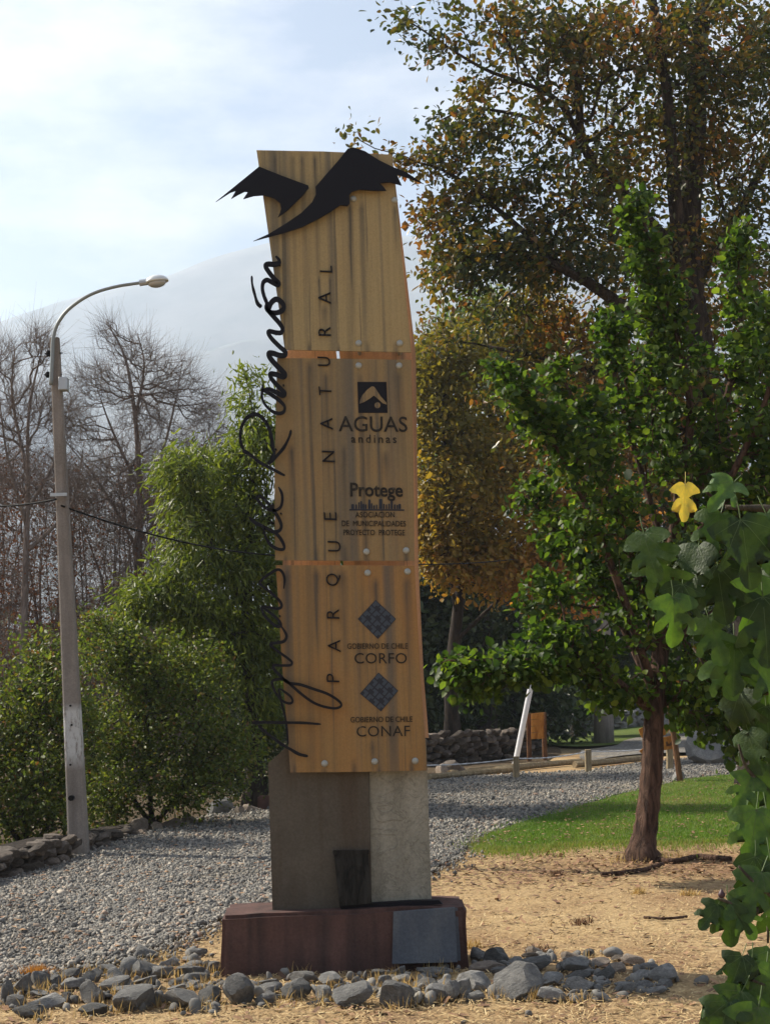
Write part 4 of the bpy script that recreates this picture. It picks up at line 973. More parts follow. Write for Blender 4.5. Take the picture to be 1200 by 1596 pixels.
stone_wall('low rubble wall of brown stones at the foot of the lamp pole', G(-60, 1392), G(118, 1338), (0.30, 0.30), 0.20, 5, ROCKS_LO, 3)
stone_wall('low rubble wall curving away behind the lamp pole under the shrubs', G(132, 1330), G(215, 1298), (0.20, 0.12), 0.2, 6, ROCKS_LO, 2)
stone_wall('dark dry stone retaining wall in shade beneath the trees', G(655, 1196), G(845, 1176), (0.85, 0.75), 0.36, 7, ROCKS_LO, 5)
stone_wall('sunlit rubble stone wall behind the small far lawn', G(845, 1150), G(1010, 1132), (0.85, 0.85), 0.55, 8, ROCKS_LOG, 3)
stone_wall('far rubble wall beyond the grey path behind the arrow signs', G(1010, 1132), G(1290, 1122), (0.9, 0.9), 0.6, 9, ROCKS_LOG, 2)

# ------------------------------------------------------------------ rope fence, logs, boards
def post(name, u, vb, vt, w, m, lean=0.0, parent=None, square=True):
    g = G(u, vb); t_ = at(u + lean, vt, g.y); ww = w * px(g.y)
    if square:
        n = 4; V = []
        for i, (c, e) in enumerate(((g - Vector((0, 0, 0.1)), 1), (t_, 0.96))):
            for sx, sy in ((-1, -1), (1, -1), (1, 1), (-1, 1)): V.append((c.x + sx * ww / 2 * e, c.y + sy * ww / 2 * e, c.z))
        v_, f_ = bevelled(V, [(3, 2, 1, 0), (4, 5, 6, 7)] + [(i, (i + 1) % 4, 4 + (i + 1) % 4, 4 + i) for i in range(4)], ww * 0.08, 1)
    else:
        v_, f_ = tube([g - Vector((0, 0, 0.1)), g.lerp(t_, 0.3), g.lerp(t_, 0.7), t_], [ww / 2, ww * 0.49, ww * 0.48, ww * 0.46], 10)
    return obj(name, v_, f_, m, parent, origin=None if parent else g)
fp = []
for u, vb, vt, lb in [(804, 1212, 1179, 'square wooden fence post beside the white leaning pole'), (916, 1203, 1168, 'square wooden chain fence post between the lawn and the far lawn'),
                      (600, 1228, 1192, 'square wooden fence post hidden behind the concrete pedestal'), (1043, 1198, 1160, 'square pale fence post behind the arrow sign post')]:
    if u == 600: 
        g = G(u, vb); fp.append(at(u, vt, g.y)); continue
    o = post('fence_post', u, vb, vt, 9.5, M['wood_pale']); tag(o, lb, 'post'); g = G(u, vb); fp.append(at(u, vt + 3, g.y))
def chain(label, A, B, sag):
    s = np.linspace(0, 1, 26)[:, None]; A = np.array(A); B = np.array(B); q = A + (B - A) * s; q[:, 2] -= (4 * sag * s * (1 - s))[:, 0]
    r = np.where(np.arange(26) % 2, 0.016, 0.009); v_, f_ = tube(q, r, 6)
    tag(obj('chain', v_, f_, M['chain'], smooth=True), label, 'chain')
chain('pale chain strung between the fence posts by the far lawn', fp[0], fp[1], 0.05)
chain('pale chain strung from the post toward the back of the sign tower', fp[2], fp[0], 0.06)
chain('pale chain running behind the leaning trunk to the arrow signs', fp[1], fp[3], 0.04)
LOGS = iter(['pale weathered log ending beside the concrete pedestal on the gravel edge', 'pale log on the gravel edge between the two chain posts', 'pale log on the gravel edge reaching the leaning trunk', 'thinner pale log lying behind the others near the white pole'])
def log(label, pts, r):
    label = next(LOGS)
    P = [list(G(u, v) + Vector((0, 0, r * 0.8))) for u, v in pts]
    v_, f_ = tube(catmull(P, 4), r, 9, rough=0.06, seed=3)
    tag(obj('edging_log', v_, f_, M['wood_pale']), label, 'log', 'logs edging the far side of the gravel')
lb = 'weathered pale log laid along the far edge of the gravel'
log(lb, [(668, 1216), (735, 1209), (800, 1203)], 0.07); log(lb, [(772, 1204), (850, 1195), (905, 1190)], 0.07)
log(lb, [(895, 1196), (950, 1191), (1012, 1184)], 0.075); log(lb, [(700, 1208), (770, 1200), (840, 1194)], 0.06)
# white leaning pole
g = G(801, 1196); P1 = at(829, 1066, g.y)
v_, f_ = tube([g + Vector((0, 0.2, -0.1)), P1 + Vector((0, 0.2, 0))], 0.065, 12)
tag(obj('white_pole', v_, f_, M['white_paint'], origin=g), 'white pole leaning sideways behind the wooden fence post', 'pole')
# information board
YI_ = G(838, 1186).y
ib = thing('information_board', 'orange varnished wooden board on two brown posts near the stone wall', 'board', G(838, 1186))
post('post', 824.5, 1186, 1112, 7, M['wood_brown'], -1, ib); post('post', 849, 1184, 1110, 7, M['wood_brown'], -2, ib)
for i in range(4):
    y0, y1 = 1112 + i * 10.2, 1112 + (i + 1) * 10.2 - 0.8
    v_, f_ = plate([(828, y0), (847, y0 - 2), (848, y1 - 1), (828, y1)], YI_ - 0.02, 0.05); obj('board_plank', v_, f_, M['wood_orange'], ib)
# arrow signs on a leaning post
gs = G(1060, 1216); YS = gs.y
ar = thing('arrow_sign', 'orange wooden arrow boards on a brown post behind the leaning trunk', 'sign', gs)
post('post', 1060, 1218, 1052, 9.5, M['wood_brown'], -24, ar, square=False)
for q, bk in (([(1008, 1152), (1040, 1148), (1054, 1145), (1050, 1156), (1057, 1166), (1036, 1169), (1008, 1172)], 0.07), ([(995, 1137), (1000, 1134), (1034, 1132), (1044, 1136), (1036, 1146), (1000, 1150), (997, 1144)], 0.075), ([(996, 1171), (1003, 1165), (1030, 1163), (1030, 1172), (1003, 1178)], 0.12), ([(1030, 1066), (1052, 1058), (1062, 1064), (1056, 1072), (1034, 1076)], 0.075)):
    v_, f_ = plate(q, YS - bk, 0.03); a_ = obj('arrow_board', v_, f_, M['wood_orange'], ar)
v_, f_ = plate([(1037, 1157), (1039, 1155), (1042, 1160), (1046, 1155), (1047, 1161), (1043, 1163), (1038, 1163)], YS - 0.073, 0.002); obj('carved_mark', v_, f_, M['wood_brown'], a_)
# grey concrete trunk-like pole on the far lawn
g = G(941, 1160); v_, f_ = tube([g, at(940, 1110, g.y), at(938, 1000, g.y), at(930, 700, g.y)], [0.34, 0.32, 0.29, 0.2], 14)
tag(obj('concrete_pole', v_, f_, M['pole'], origin=g, smooth=True), 'thick pale grey pole standing on the small far lawn', 'pole')
# post at far right edge, reddish
tag(post('marker_post', 1152, 1196, 1172, 6, M['wood_brown']), 'short reddish post at the gravel end behind the fig leaves', 'post')
# fallen sticks
def stick(label, pts, r, seed):
    P = [list(G(u, v) + Vector((0, 0, r * 0.3 - 0.01))) for u, v in pts]
    v_, f_ = tube(catmull(P, 5), r, 7, rough=0.15, seed=seed); tag(obj('fallen_branch', v_, f_, M['bark'], smooth=True), label, 'branch')
stick('thin dark fallen branch on straw left of the leaning trunk', [(936, 1362), (965, 1360), (1000, 1355), (1032, 1346)], 0.022, 1)
stick('dark crooked root lying on straw right of the leaning trunk', [(1015, 1338), (1050, 1342), (1085, 1335), (1100, 1336), (1138, 1339)], 0.03, 2)
stick('thin bleached twig on the open straw ground', [(1003, 1428), (1035, 1430), (1070, 1427)], 0.010, 3)

# ------------------------------------------------------------------ trees
def grow(nodes, paths, pts, bf):
    n = len(pts); best = np.full(n, 1e9); par = np.zeros(n, int); nodes = list(nodes); paths = list(paths)
    A = np.array(nodes); pa = np.array(paths)
    for s in range(0, len(A), 200):
        d = np.linalg.norm(pts[:, None] - A[None, s:s + 200], axis=2) + bf * pa[None, s:s + 200]
        k = d.argmin(1); v = d[np.arange(n), k]; m = v < best; best[m] = v[m]; par[m] = k[m] + s
    done = np.zeros(n, bool); order = []; parent = np.full(n, -1); base = len(nodes); idx = np.zeros(n, int)
    AP = list(A)
    for it in range(n):
        i = int(np.argmin(np.where(done, 1e9, best)))
        done[i] = True; parent[i] = par[i]; q = AP[par[i]]
        ln_ = np.linalg.norm(pts[i] - q); AP.append(pts[i]); paths.append(paths[par[i]] + ln_); idx[i] = len(AP) - 1; order.append(i)
        d = np.linalg.norm(pts - pts[i], axis=1) + bf * paths[-1]
        m = (d < best) & ~done; best[m] = d[m]; par[m] = len(AP) - 1
    return np.array(AP), parent, idx, order
def twigs(AP, parent, idx, order, r_tip, expo, r, rmax, sides=4, wig=0.10):
    cnt = np.ones(len(AP)); 
    for i in reversed(order): cnt[parent[i]] += cnt[idx[i]]
    V = []; Fc = []; n0 = 0
    for i in order:
        a, b = AP[parent[i]], AP[idx[i]]
        ra = min(r_tip * min(cnt[parent[i]], cnt[idx[i]] * 1.6) ** expo, rmax); rb = min(r_tip * cnt[idx[i]] ** expo, rmax)
        L = np.linalg.norm(b - a); m = (a + b) / 2 + r.normal(0, wig * L, 3)
        v, f = tube([a, m, b], [ra, (ra + rb) / 2, rb], sides, cap=False)
        V.append(v); Fc.append(np.array(f) + n0); n0 += len(v)
    return np.vstack(V), np.vstack(Fc)
OV = np.array([[0, 0, 0], [0.26, 0.28, 0.06], [0.24, 0.66, 0.07], [0, 1, -0.05], [-0.24, 0.66, 0.07], [-0.26, 0.28, 0.06]])
NARROW = OV * np.array([0.42, 1, 0.5]); ROUND = OV * np.array([1.45, 1, 1.3])
OVF = [(0, 1, 2, 3), (0, 3, 4, 5)]
def leaf_frames(d, r, updir=0.6):
    n = len(d); d = d / (np.linalg.norm(d, axis=1)[:, None] + 1e-9)
    nrm = r.normal(0, 0.6, (n, 3)); nrm[:, 2] += updir
    x = np.cross(d, nrm); x /= np.linalg.norm(x, axis=1)[:, None] + 1e-9
    z = np.cross(x, d)
    return np.stack([x, d, z], -1)
def tree(name, label, cat, limbs, clumps, Y0, seed, leaf=None, lmat=None, bark='bark_dark', n_leaf=10, size=0.1, spread=0.25, droop=0.2, r_tip=0.006, expo=0.42, bf=0.25,
         rmax=0.2, tint=None, sides=8, group=None, spray=0, spray_len=0.6, rough=0.08, min_u=None, twig_sides=4, wig=0.1, twig_leaf=True):
    """limbs: (list of (u, v, dy), r0, r1); clumps: (u, v, ru, rv, dy, ry, n): leafy masses in photo pixels at depth Y0 + dy"""
    r = np.random.default_rng(seed)
    base = Vector(at(limbs[0][0][0][0], limbs[0][0][0][1], Y0 + limbs[0][0][0][2]))
    T = thing(name, label, cat, (base.x, base.y, 0), group)
    nodes, paths = [], []; n0 = 0; LV = []; LF = []
    for li, (pts, r0, r1) in enumerate(limbs):
        P = catmull([list(at(u, v, Y0 + dy)) for u, v, dy in pts], 6)
        if li == 0: P[0][2] = min(P[0][2], -0.1)
        rad = np.linspace(r0, r1, len(P))
        if li == 0: rad[:4] *= np.array([1.75, 1.38, 1.16, 1.05])
        v, f = tube(P, rad, sides, True, rough, seed + li); LV.append(v); LF += [tuple(i + n0 for i in q) for q in f]; n0 += len(v)
        L = np.r_[0, np.cumsum(np.linalg.norm(np.diff(P, axis=0), axis=1))]
        s = 2 if li else len(P) // 3
        nodes += [p for p in P[s:]]; paths += [L[k] * 0.6 for k in range(s, len(P))]
    obj('trunk', np.vstack(LV), LF, M[bark], T, smooth=True)
    pts = []; ctag = []
    if leaf is None: clumps = [c[:6] + (int(c[6] * 2.0),) for c in clumps]
    for ci, (u, v, ru, rv, dy, ry, n) in enumerate(clumps):
        q = r.normal(size=(n, 3)); q /= np.linalg.norm(q, axis=1)[:, None]; q *= (r.uniform(0.05, 1, n) ** 0.45)[:, None]
        for a in q: pts.append(list(at(u + a[0] * ru, v + a[1] * rv, Y0 + dy + a[2] * ry))); ctag.append(ci)
    pts = np.array(pts); ctag = np.array(ctag)
    keep = pts[:, 2] > 0.05; pts = pts[keep]; ctag = ctag[keep]
    AP, par, idx, order = grow(nodes, paths, pts, bf)
    v, f = twigs(AP, par, idx, order, r_tip, expo, r, rmax, twig_sides, wig)
    kind(obj('branches', v, f, M[bark], T), 'stuff')
    if spray:
        k = np.repeat(np.arange(len(pts)), spray); n = len(k); a = AP[par[k]]; b = pts[k]
        P = a + (b - a) * r.uniform(0.2, 1.0, n)[:, None]
        d = (b - a) / (np.linalg.norm(b - a, axis=1)[:, None] + 1e-9) + r.normal(0, 0.5, (n, 3)); d[:, 2] += 0.55
        rad = np.full(n, r_tip * 0.95); L = spray_len * r.lognormal(0, 0.35, n)
        Tm = np.array([[1, 0, 0], [-0.5, 0, 0.87], [-0.5, 0, -0.87], [0.3, 1, 1], [-0.3, 1, 1], [0, 1, 1.4]])
        kind(scatter('twigs', Tm, [(0, 1, 5, 3), (1, 2, 4, 5), (2, 0, 3, 4)], P, leaf_frames(d, r), np.c_[rad, L, rad], M[bark], np.c_[np.ones(n)], T), 'stuff')
    if leaf is not None:
        n = len(pts) * n_leaf
        k = np.repeat(np.arange(len(pts)), n_leaf)
        a = AP[par[k]]; b = pts[k]
        tt = r.uniform(0.25, 1.08, n)[:, None] if twig_leaf else np.ones((n, 1))
        P = a + (b - a) * tt + r.normal(0, spread, (n, 3)) * np.array([1, 1, 0.8])
        d = (b - a); d = d / (np.linalg.norm(d, axis=1)[:, None] + 1e-9) + r.normal(0, 0.7, (n, 3)); d[:, 2] -= droop
        Rm = leaf_frames(d, r)
        sz = size * r.lognormal(0, 0.22, n)
        P[:, 2] = np.maximum(P[:, 2], 0.03)
        tv = tint(P, ctag[k], r) if tint else r.beta(2, 2, n)
        o = scatter('crown', leaf, OVF, P, Rm, sz, lmat, np.c_[tv], T, smooth=False)
        kind(o, 'stuff')
    return T
# young green tree: foliage in long ascending sprays
M['leaf_green'] = leaf_mat('leaf_green', [(0, (0.018, 0.042, 0.010)), (0.45, (0.044, 0.084, 0.014)), (0.8, (0.11, 0.165, 0.025)), (0.985, (0.18, 0.23, 0.032)), (1, (0.40, 0.20, 0.03))], 0.56, 0.5, 0.3)
YT = G(1000, 1338).y
limbs = [([(1000, 1338, 0), (1008, 1280, 0), (1016, 1200, 0), (1020, 1110, 0), (1030, 1010, 0.1), (1045, 900, 0.2), (1060, 760, 0.3)], 0.125, 0.06),
         ([(1030, 1000, 0.1), (1050, 820, 0.0), (1075, 640, -0.1), (1040, 470, -0.2), (990, 305, -0.3)], 0.06, 0.012),
         ([(1045, 900, 0.2), (1100, 720, 0.4), (1150, 540, 0.5), (1150, 380, 0.5)], 0.06, 0.012),
         ([(1020, 1080, 0), (960, 900, -0.4), (880, 720, -0.7), (800, 590, -0.9)], 0.05, 0.010),
         ([(1022, 1090, 0), (960, 960, 0.4), (880, 850, 0.6), (810, 755, 0.7)], 0.045, 0.010),
         ([(1018, 1110, 0), (940, 1050, -0.5), (830, 1030, -0.8), (695, 1030, -1.0)], 0.045, 0.009),
         ([(1045, 900, 0.2), (1000, 740, 0.5), (960, 600, 0.6), (945, 490, 0.7)], 0.04, 0.010),
         ([(1030, 1010, 0.1), (1120, 950, -0.2), (1200, 880, -0.4), (1290, 800, -0.5)], 0.05, 0.012),
         ([(1020, 1100, 0), (1090, 1080, 0.3), (1170, 1090, 0.5), (1260, 1120, 0.6)], 0.04, 0.01),
         ([(1045, 900, 0.2), (1130, 760, -.2), (1200, 600, -.4), (1225, 430, -.5)], 0.05, 0.012), ([(1030, 1010, 0.1), (960, 800, -.2), (900, 640, -.3), (862, 560, -.3)], 0.04, 0.010)]
clumps = [(1205, 520, 45, 90, -.4, .5, 60), (1215, 660, 60, 90, -.3, .6, 70), (1220, 800, 60, 90, -.2, .6, 60), (875, 585, 26, 36, -.3, .25, 16), (915, 650, 36, 50, -.3, .4, 34), (988, 330, 18, 44, -.3, .2, 26), (1005, 400, 30, 60, -.25, .25, 36), (1025, 470, 45, 60, -.2, .3, 46), (945, 505, 16, 34, .7, .2, 14), (775, 575, 20, 14, -.9, .2, 10), (1150, 385, 18, 40, .5, .2, 18), (1045, 560, 65, 80, -.1, .5, 70), (1070, 690, 75, 90, 0, .6, 80), (1150, 430, 28, 80, .5, .3, 30), (1160, 560, 55, 90, .5, .5, 60), (1170, 700, 60, 90, .4, .6, 60),
          (800, 600, 36, 30, -.9, .25, 20), (850, 655, 55, 45, -.8, .35, 45), (905, 720, 65, 60, -.7, .5, 60), (950, 810, 75, 70, -.4, .6, 75), (960, 540, 30, 70, .6, .3, 34), (985, 640, 50, 70, .5, .5, 45),
          (830, 775, 36, 30, .7, .3, 22), (870, 830, 45, 40, .6, .4, 34), (930, 890, 60, 55, .4, .5, 55), (850, 930, 50, 40, -.3, .4, 36), (1010, 930, 90, 80, 0, .9, 95), (1110, 850, 90, 90, 0, .8, 80),
          (710, 1040, 40, 28, -1, .25, 26), (770, 1050, 50, 30, -.9, .35, 36), (840, 1030, 55, 40, -.8, .45, 46), (910, 1020, 65, 55, -.5, .6, 65), (745, 1075, 28, 16, -1, .2, 10), (960, 1080, 60, 35, -.2, .6, 46), (1080, 1060, 90, 70, .2, .8, 90), (1170, 1060, 60, 80, .4, .6, 55), (1090, 1130, 55, 30, .3, .5, 30), (1170, 1160, 40, 50, .4, .4, 36), (870, 985, 60, 30, -.6, .4, 30)]
tree('young_tree', 'leafy green young tree with leaning brown trunk on the lawn edge', 'tree', limbs, clumps, YT, 101, ROUND, M['leaf_green'], 'bark', 13, 0.074, 0.065, 0.35, 0.004, 0.42, 0.55, 0.05, sides=14, rough=0.16)
gb = G(1000, 1338); blades('trunk_grass', np.c_[gb.x + rr.normal(0.02, 0.16, 420), gb.y + rr.normal(0, 0.10, 420)], M['drygrass'], 0.09, 0.007, 44, -0.03, 0.7)
# big autumn tree
M['leaf_autumn'] = leaf_mat('leaf_autumn', [(0, (0.022, 0.045, 0.014)), (0.36, (0.06, 0.075, 0.018)), (0.56, (0.14, 0.105, 0.022)), (0.8, (0.20, 0.092, 0.025)), (1, (0.23, 0.07, 0.028))], 0.5, 0.4, 0.5, (1.3, 1.15, 0.5))
limbs = [([(1196, 1222, 0), (1180, 1050, 0), (1140, 800, 0), (1092, 560, 0), (1072, 375, 0), (1083, 200, 0), (1090, 60, 0), (1118, -60, 0)], 0.36, 0.12),
         ([(1070, 480, 0), (1052, 325, -.6), (1038, 140, -1), (1010, -40, -1.4)], 0.16, 0.06),
         ([(1100, 600, 0), (985, 490, -1), (880, 420, -1.6), (760, 375, -2)], 0.16, 0.04),
         ([(1060, 400, -.3), (980, 310, -.8), (910, 230, -1.2), (900, 130, -1.4), (868, 30, -1.6)], 0.12, 0.04),
         ([(905, 215, -1.2), (860, 150, -1.6), (750, 105, -2), (640, 35, -2.3)], 0.06, 0.012),
         ([(930, 250, -1), (840, 190, -.6), (740, 170, -.2), (680, 190, 0)], 0.05, 0.012),
         ([(880, 420, -1.6), (780, 330, -1.4), (700, 270, -1.2), (640, 250, -1)], 0.06, 0.014),
         ([(1072, 450, 0), (1150, 330, 1), (1230, 180, 1.6)], 0.14, 0.05), ([(1118, 700, 0), (980, 600, 1), (860, 560, 1.5), (760, 540, 2)], 0.13, 0.03),
         ([(1105, 640, 0), (1180, 560, 1), (1300, 480, 2)], 0.13, 0.05)]
clumps = [(1110, 60, 120, 100, 0, 2, 150), (960, 70, 110, 80, -1, 2, 120), (850, 50, 90, 60, -1.5, 1.2, 60), (730, 25, 95, 34, -2, .6, 20), (690, 75, 66, 26, -2.1, .5, 11), (620, 35, 18, 10, -2.3, .2, 4), (760, 130, 60, 40, -1.8, .8, 16), (870, 150, 70, 60, -1.4, 1, 36), (710, 195, 50, 22, -.2, .5, 18), (775, 205, 55, 40, -.4, .8, 28), (690, 250, 50, 30, -1, .6, 26), (780, 290, 70, 45, -1.3, 1, 60),
          (900, 280, 90, 80, -1.2, 1.4, 80), (1020, 220, 110, 100, 0, 2, 140), (1150, 220, 100, 130, 1, 2, 150), (690, 340, 55, 45, -1.2, .8, 40), (760, 400, 90, 50, -1.8, 1, 70), (880, 390, 100, 70, -1, 1.5, 90), (1000, 400, 110, 90, 0, 2, 120), (1140, 420, 100, 120, 1, 2, 140), (700, 430, 60, 40, -1, 1, 34), (830, 490, 110, 50, 1, 1.5, 80), (960, 540, 120, 90, .5, 2, 100), (1100, 600, 130, 110, 0, 2, 110), (560, 213, 14, 6, -1.2, .2, 3), (640, 255, 26, 16, -1.1, .3, 8),
          (1190, 60, 60, 60, 1, 1, 50), (680, 520, 40, 30, 1.5, .8, 12), (800, 580, 80, 60, 1.5, 1.5, 60), (1000, 700, 130, 90, 1, 2, 90), (1150, 780, 100, 110, 1, 2, 80), (880, 690, 90, 70, 1.5, 1.5, 60)]
def tint_autumn(P, c, r):
    b = np.array([mnoise.noise(Vector(p * 0.75)) for p in P])
    return np.clip(0.52 + 0.34 * b + r.normal(0, 0.17, len(P)) + np.clip((6.5 - P[:, 2]) * 0.035, -0.15, 0.25), 0, 1)
tree('autumn_tree', 'tall spreading tree with dark green and russet autumn leaves behind the sign', 'tree', limbs, clumps, G(1196, 1222).y, 102, OV, M['leaf_autumn'], 'bark_dark', 22, 0.115, 0.19, 0.35, 0.0055, 0.43, 0.42, 0.16, tint=tint_autumn, sides=10)
# golden tree lower left of it
M['leaf_gold'] = leaf_mat('leaf_gold', [(0, (0.16, 0.15, 0.03)), (0.4, (0.32, 0.225, 0.04)), (0.7, (0.38, 0.20, 0.045)), (1, (0.36, 0.14, 0.045))], 0.55, 0.5, 0.4, (1.3, 1.15, 0.5))
YO = 37.0
limbs = [([(706, 1182, 0), (704, 1060, 0), (720, 900, 0), (750, 760, 0), (770, 600, 0)], 0.22, 0.05), ([(720, 900, 0), (700, 780, -1), (690, 650, -1.5)], 0.09, 0.02), ([(735, 830, 0), (860, 700, 1), (920, 600, 1)], 0.09, 0.02), ([(712, 960, 0), (695, 870, -1), (670, 820, -1.4)], 0.06, 0.015), ([(708, 1000, 0), (820, 900, -1), (930, 850, -1.4)], 0.06, 0.015)]
clumps = [(690, 560, 45, 50, -1.5, 1, 60), (760, 600, 80, 70, 0, 1.5, 90), (690, 660, 55, 60, -1.4, 1, 70), (760, 700, 80, 60, -.5, 1.6, 90), (690, 760, 55, 50, -1.4, 1, 70), (760, 800, 75, 50, -.8, 1.4, 80), (680, 845, 55, 36, -1.4, .8, 56), (760, 860, 60, 30, -1, 1, 40), (850, 740, 90, 80, 0, 1.5, 100), (860, 840, 90, 70, -1, 1.5, 90), (940, 790, 80, 90, 0, 1.5, 70), (900, 910, 70, 40, -1.2, 1, 46), (810, 520, 90, 60, .5, 1, 80), (665, 640, 34, 110, -1.2, .8, 70), (880, 600, 90, 80, .5, 1.2, 80), (670, 800, 34, 60, -1.5, .6, 40), (700, 880, 50, 26, -1.4, .8, 44), (780, 900, 60, 26, -1.2, .8, 40), (840, 880, 60, 40, -1.2, 1, 46), (720, 540, 50, 40, -.8, 1, 50)]
def tint_gold(P, c, r):
    return np.clip(0.36 + (5.2 - P[:, 2]) * 0.10 + np.maximum(0, P[:, 0] - 2.6) * 0.14 + r.normal(0, 0.15, len(P)), 0, 1)
tree('golden_tree', 'golden yellow and rust leaved tree hanging behind the sign tower', 'tree', limbs, clumps, YO, 103, OV, M['leaf_gold'], 'bark_dark', 26, 0.15, 0.32, 0.45, 0.006, 0.42, 0.28, 0.08, tint=tint_gold)
# pale willow beyond
M['leaf_willow'] = leaf_mat('leaf_willow', [(0, (0.07, 0.12, 0.035)), (1, (0.15, 0.20, 0.07))], 0.5, 0.5, 0.4)
limbs = [([(760, 1185, 0), (750, 900, 0), (735, 650, 0), (720, 520, 0)], 0.3, 0.06), ([(740, 750, 0), (690, 600, 0), (670, 520, 0)], 0.1, 0.03)]
clumps = [(690, 510, 30, 40, 0, 1, 14), (735, 510, 40, 50, 0, 1.5, 26), (770, 480, 40, 40, 0, 1.5, 24), (665, 570, 30, 60, 0, 1, 18), (720, 600, 60, 60, 0, 2, 30), (690, 700, 60, 80, 0, 2, 40), (760, 720, 70, 80, 0, 2, 50), (690, 820, 70, 80, 0, 2, 50)]
tree('willow_tree', 'pale green drooping willow glimpsed through gaps behind the golden tree', 'tree', limbs, clumps, 46.0, 104, NARROW, M['leaf_willow'], 'bark_dark', 26, 0.30, 0.4, 2.2, 0.008, 0.42, 0.3, 0.1)
# left: narrow-leaved green tree
M['leaf_olive'] = leaf_mat('leaf_olive', [(0, (0.045, 0.075, 0.014)), (0.5, (0.12, 0.155, 0.024)), (1, (0.22, 0.24, 0.04))], 0.5, 0.45, 0.4)
YW = 23.0
limbs = [([(400, 1263, 0), (395, 1120, 0), (385, 980, 0), (390, 820, 0), (400, 680, 0)], 0.16, 0.04), ([(388, 950, 0), (330, 850, -.6), (290, 740, -1)], 0.08, 0.02), ([(390, 900, 0), (350, 800, .4), (345, 710, .5)], 0.07, 0.02), ([(385, 1000, 0), (300, 940, -.6), (230, 920, -1)], 0.06, 0.015), ([(395, 850, 0), (450, 740, -.3), (470, 640, -.5)], 0.07, 0.02), ([(398, 700, 0), (392, 630, 0), (380, 575, 0)], 0.02, 0.006)]
clumps = [(290, 735, 42, 42, -1, .7, 44), (350, 735, 45, 45, .3, .7, 40), (405, 690, 40, 60, 0, .8, 44), (300, 800, 45, 40, -.9, .8, 36), (370, 800, 55, 60, 0, 1, 56), (300, 870, 55, 50, -.7, .9, 40), (390, 880, 60, 70, -.2, 1, 66), (235, 920, 45, 40, -1, .7, 36), (300, 950, 55, 45, -.6, .9, 44), (390, 980, 60, 60, 0, 1, 60), (330, 1030, 70, 50, -.3, 1, 50), (420, 1060, 50, 80, 0, 1, 50), (470, 700, 50, 80, -.4, 1, 40), (480, 860, 60, 100, 0, 1, 50), (384, 590, 9, 18, 0, .15, 5), (385, 628, 14, 14, 0, .2, 6), (205, 950, 30, 26, -1, .4, 16)]
tree('olive_green_tree', 'bright olive green tree with narrow drooping leaves left of the sign tower', 'tree', limbs, clumps, YW, 105, NARROW, M['leaf_olive'], 'bark_dark', 50, 0.125, 0.17, 1.1, 0.005, 0.42, 0.3, 0.06)
# left shrubs
M['leaf_shrub'] = leaf_mat('leaf_shrub', [(0, (0.035, 0.055, 0.012)), (0.45, (0.085, 0.12, 0.022)), (0.75, (0.18, 0.20, 0.04)), (0.9, (0.14, 0.085, 0.03)), (1, (0.16, 0.07, 0.03))], 0.48, 0.5, 0.35)
def shrub(label, base, clumps, Y, seed, lmat, n_leaf=40, size=0.058, name='shrub', bark='bark_dark', **kw):
    u, v = base; top = min(c[1] for c in clumps)
    limbs = [([(u, v, 0), (u - 5, v - 40, 0), (u - 8, (v + top) / 2, 0)], 0.05, 0.02), ([(u, v, 0), (u - 40, v - 60, -.2), (u - 70, (v + top) / 2 + 20, -.3)], 0.04, 0.015), ([(u, v, 0), (u + 40, v - 60, .2), (u + 70, (v + top) / 2 + 20, .2)], 0.04, 0.015)]
    return tree(name, label, 'shrub', limbs, clumps, Y, seed, OV, lmat, bark, n_leaf, size, 0.14, 0.3, 0.004, 0.4, 0.3, 0.03, **kw)
Y1 = G(60, 1318).y + 0.4
shrub('sunlit green shrub in front of the lamp pole, left of it', (45, 1330), [(30, 1110, 60, 60, 0, .7, 55), (95, 1080, 60, 60, 0, .7, 55), (40, 1190, 75, 60, -.2, .8, 75), (80, 1250, 70, 50, -.2, .7, 60), (20, 1270, 50, 45, -.1, .6, 40), (120, 1170, 45, 80, .2, .6, 45), (-50, 1150, 60, 90, 0, .8, 50), (65, 1030, 30, 30, .2, .4, 14), (20, 1050, 14, 24, .2, .3, 6), (95, 1012, 14, 26, .2, .3, 7), (50, 1003, 10, 20, .2, .2, 4)], Y1, 201, M['leaf_shrub'])
shrub('broad olive brown shrub behind the lamp pole with glossy leaves', (240, 1290), [(170, 1010, 60, 45, 0, .8, 55), (220, 1040, 70, 50, 0, .9, 65), (290, 1060, 70, 50, 0, .9, 65), (190, 1110, 80, 60, -.1, 1, 80), (290, 1130, 90, 70, -.1, 1, 90), (190, 1200, 80, 70, -.2, 1, 80), (280, 1220, 80, 60, -.2, 1, 80), (350, 1180, 60, 70, -.1, .9, 55), (160, 1260, 60, 40, -.3, .7, 36), (150, 972, 16, 26, 0, .3, 8), (205, 985, 14, 24, 0, .3, 6), (255, 1000, 16, 22, 0, .3, 6), (330, 1012, 16, 26, 0, .3, 7)], G(240, 1296).y + 1.1, 202, M['leaf_shrub'])
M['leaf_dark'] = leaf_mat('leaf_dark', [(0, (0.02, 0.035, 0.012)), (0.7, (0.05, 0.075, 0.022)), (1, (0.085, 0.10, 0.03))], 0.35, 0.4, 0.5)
shrub('dark green shrub in shade directly behind the concrete pedestal', (400, 1262), [(380, 1120, 60, 70, 0, 1, 66), (420, 1180, 60, 70, 0, 1, 66), (360, 1210, 60, 50, 0, 1, 50), (480, 1150, 70, 90, .2, 1, 60), (540, 1180, 60, 60, .3, 1, 40)], G(400, 1262).y + 0.9, 203, M['leaf_dark'])
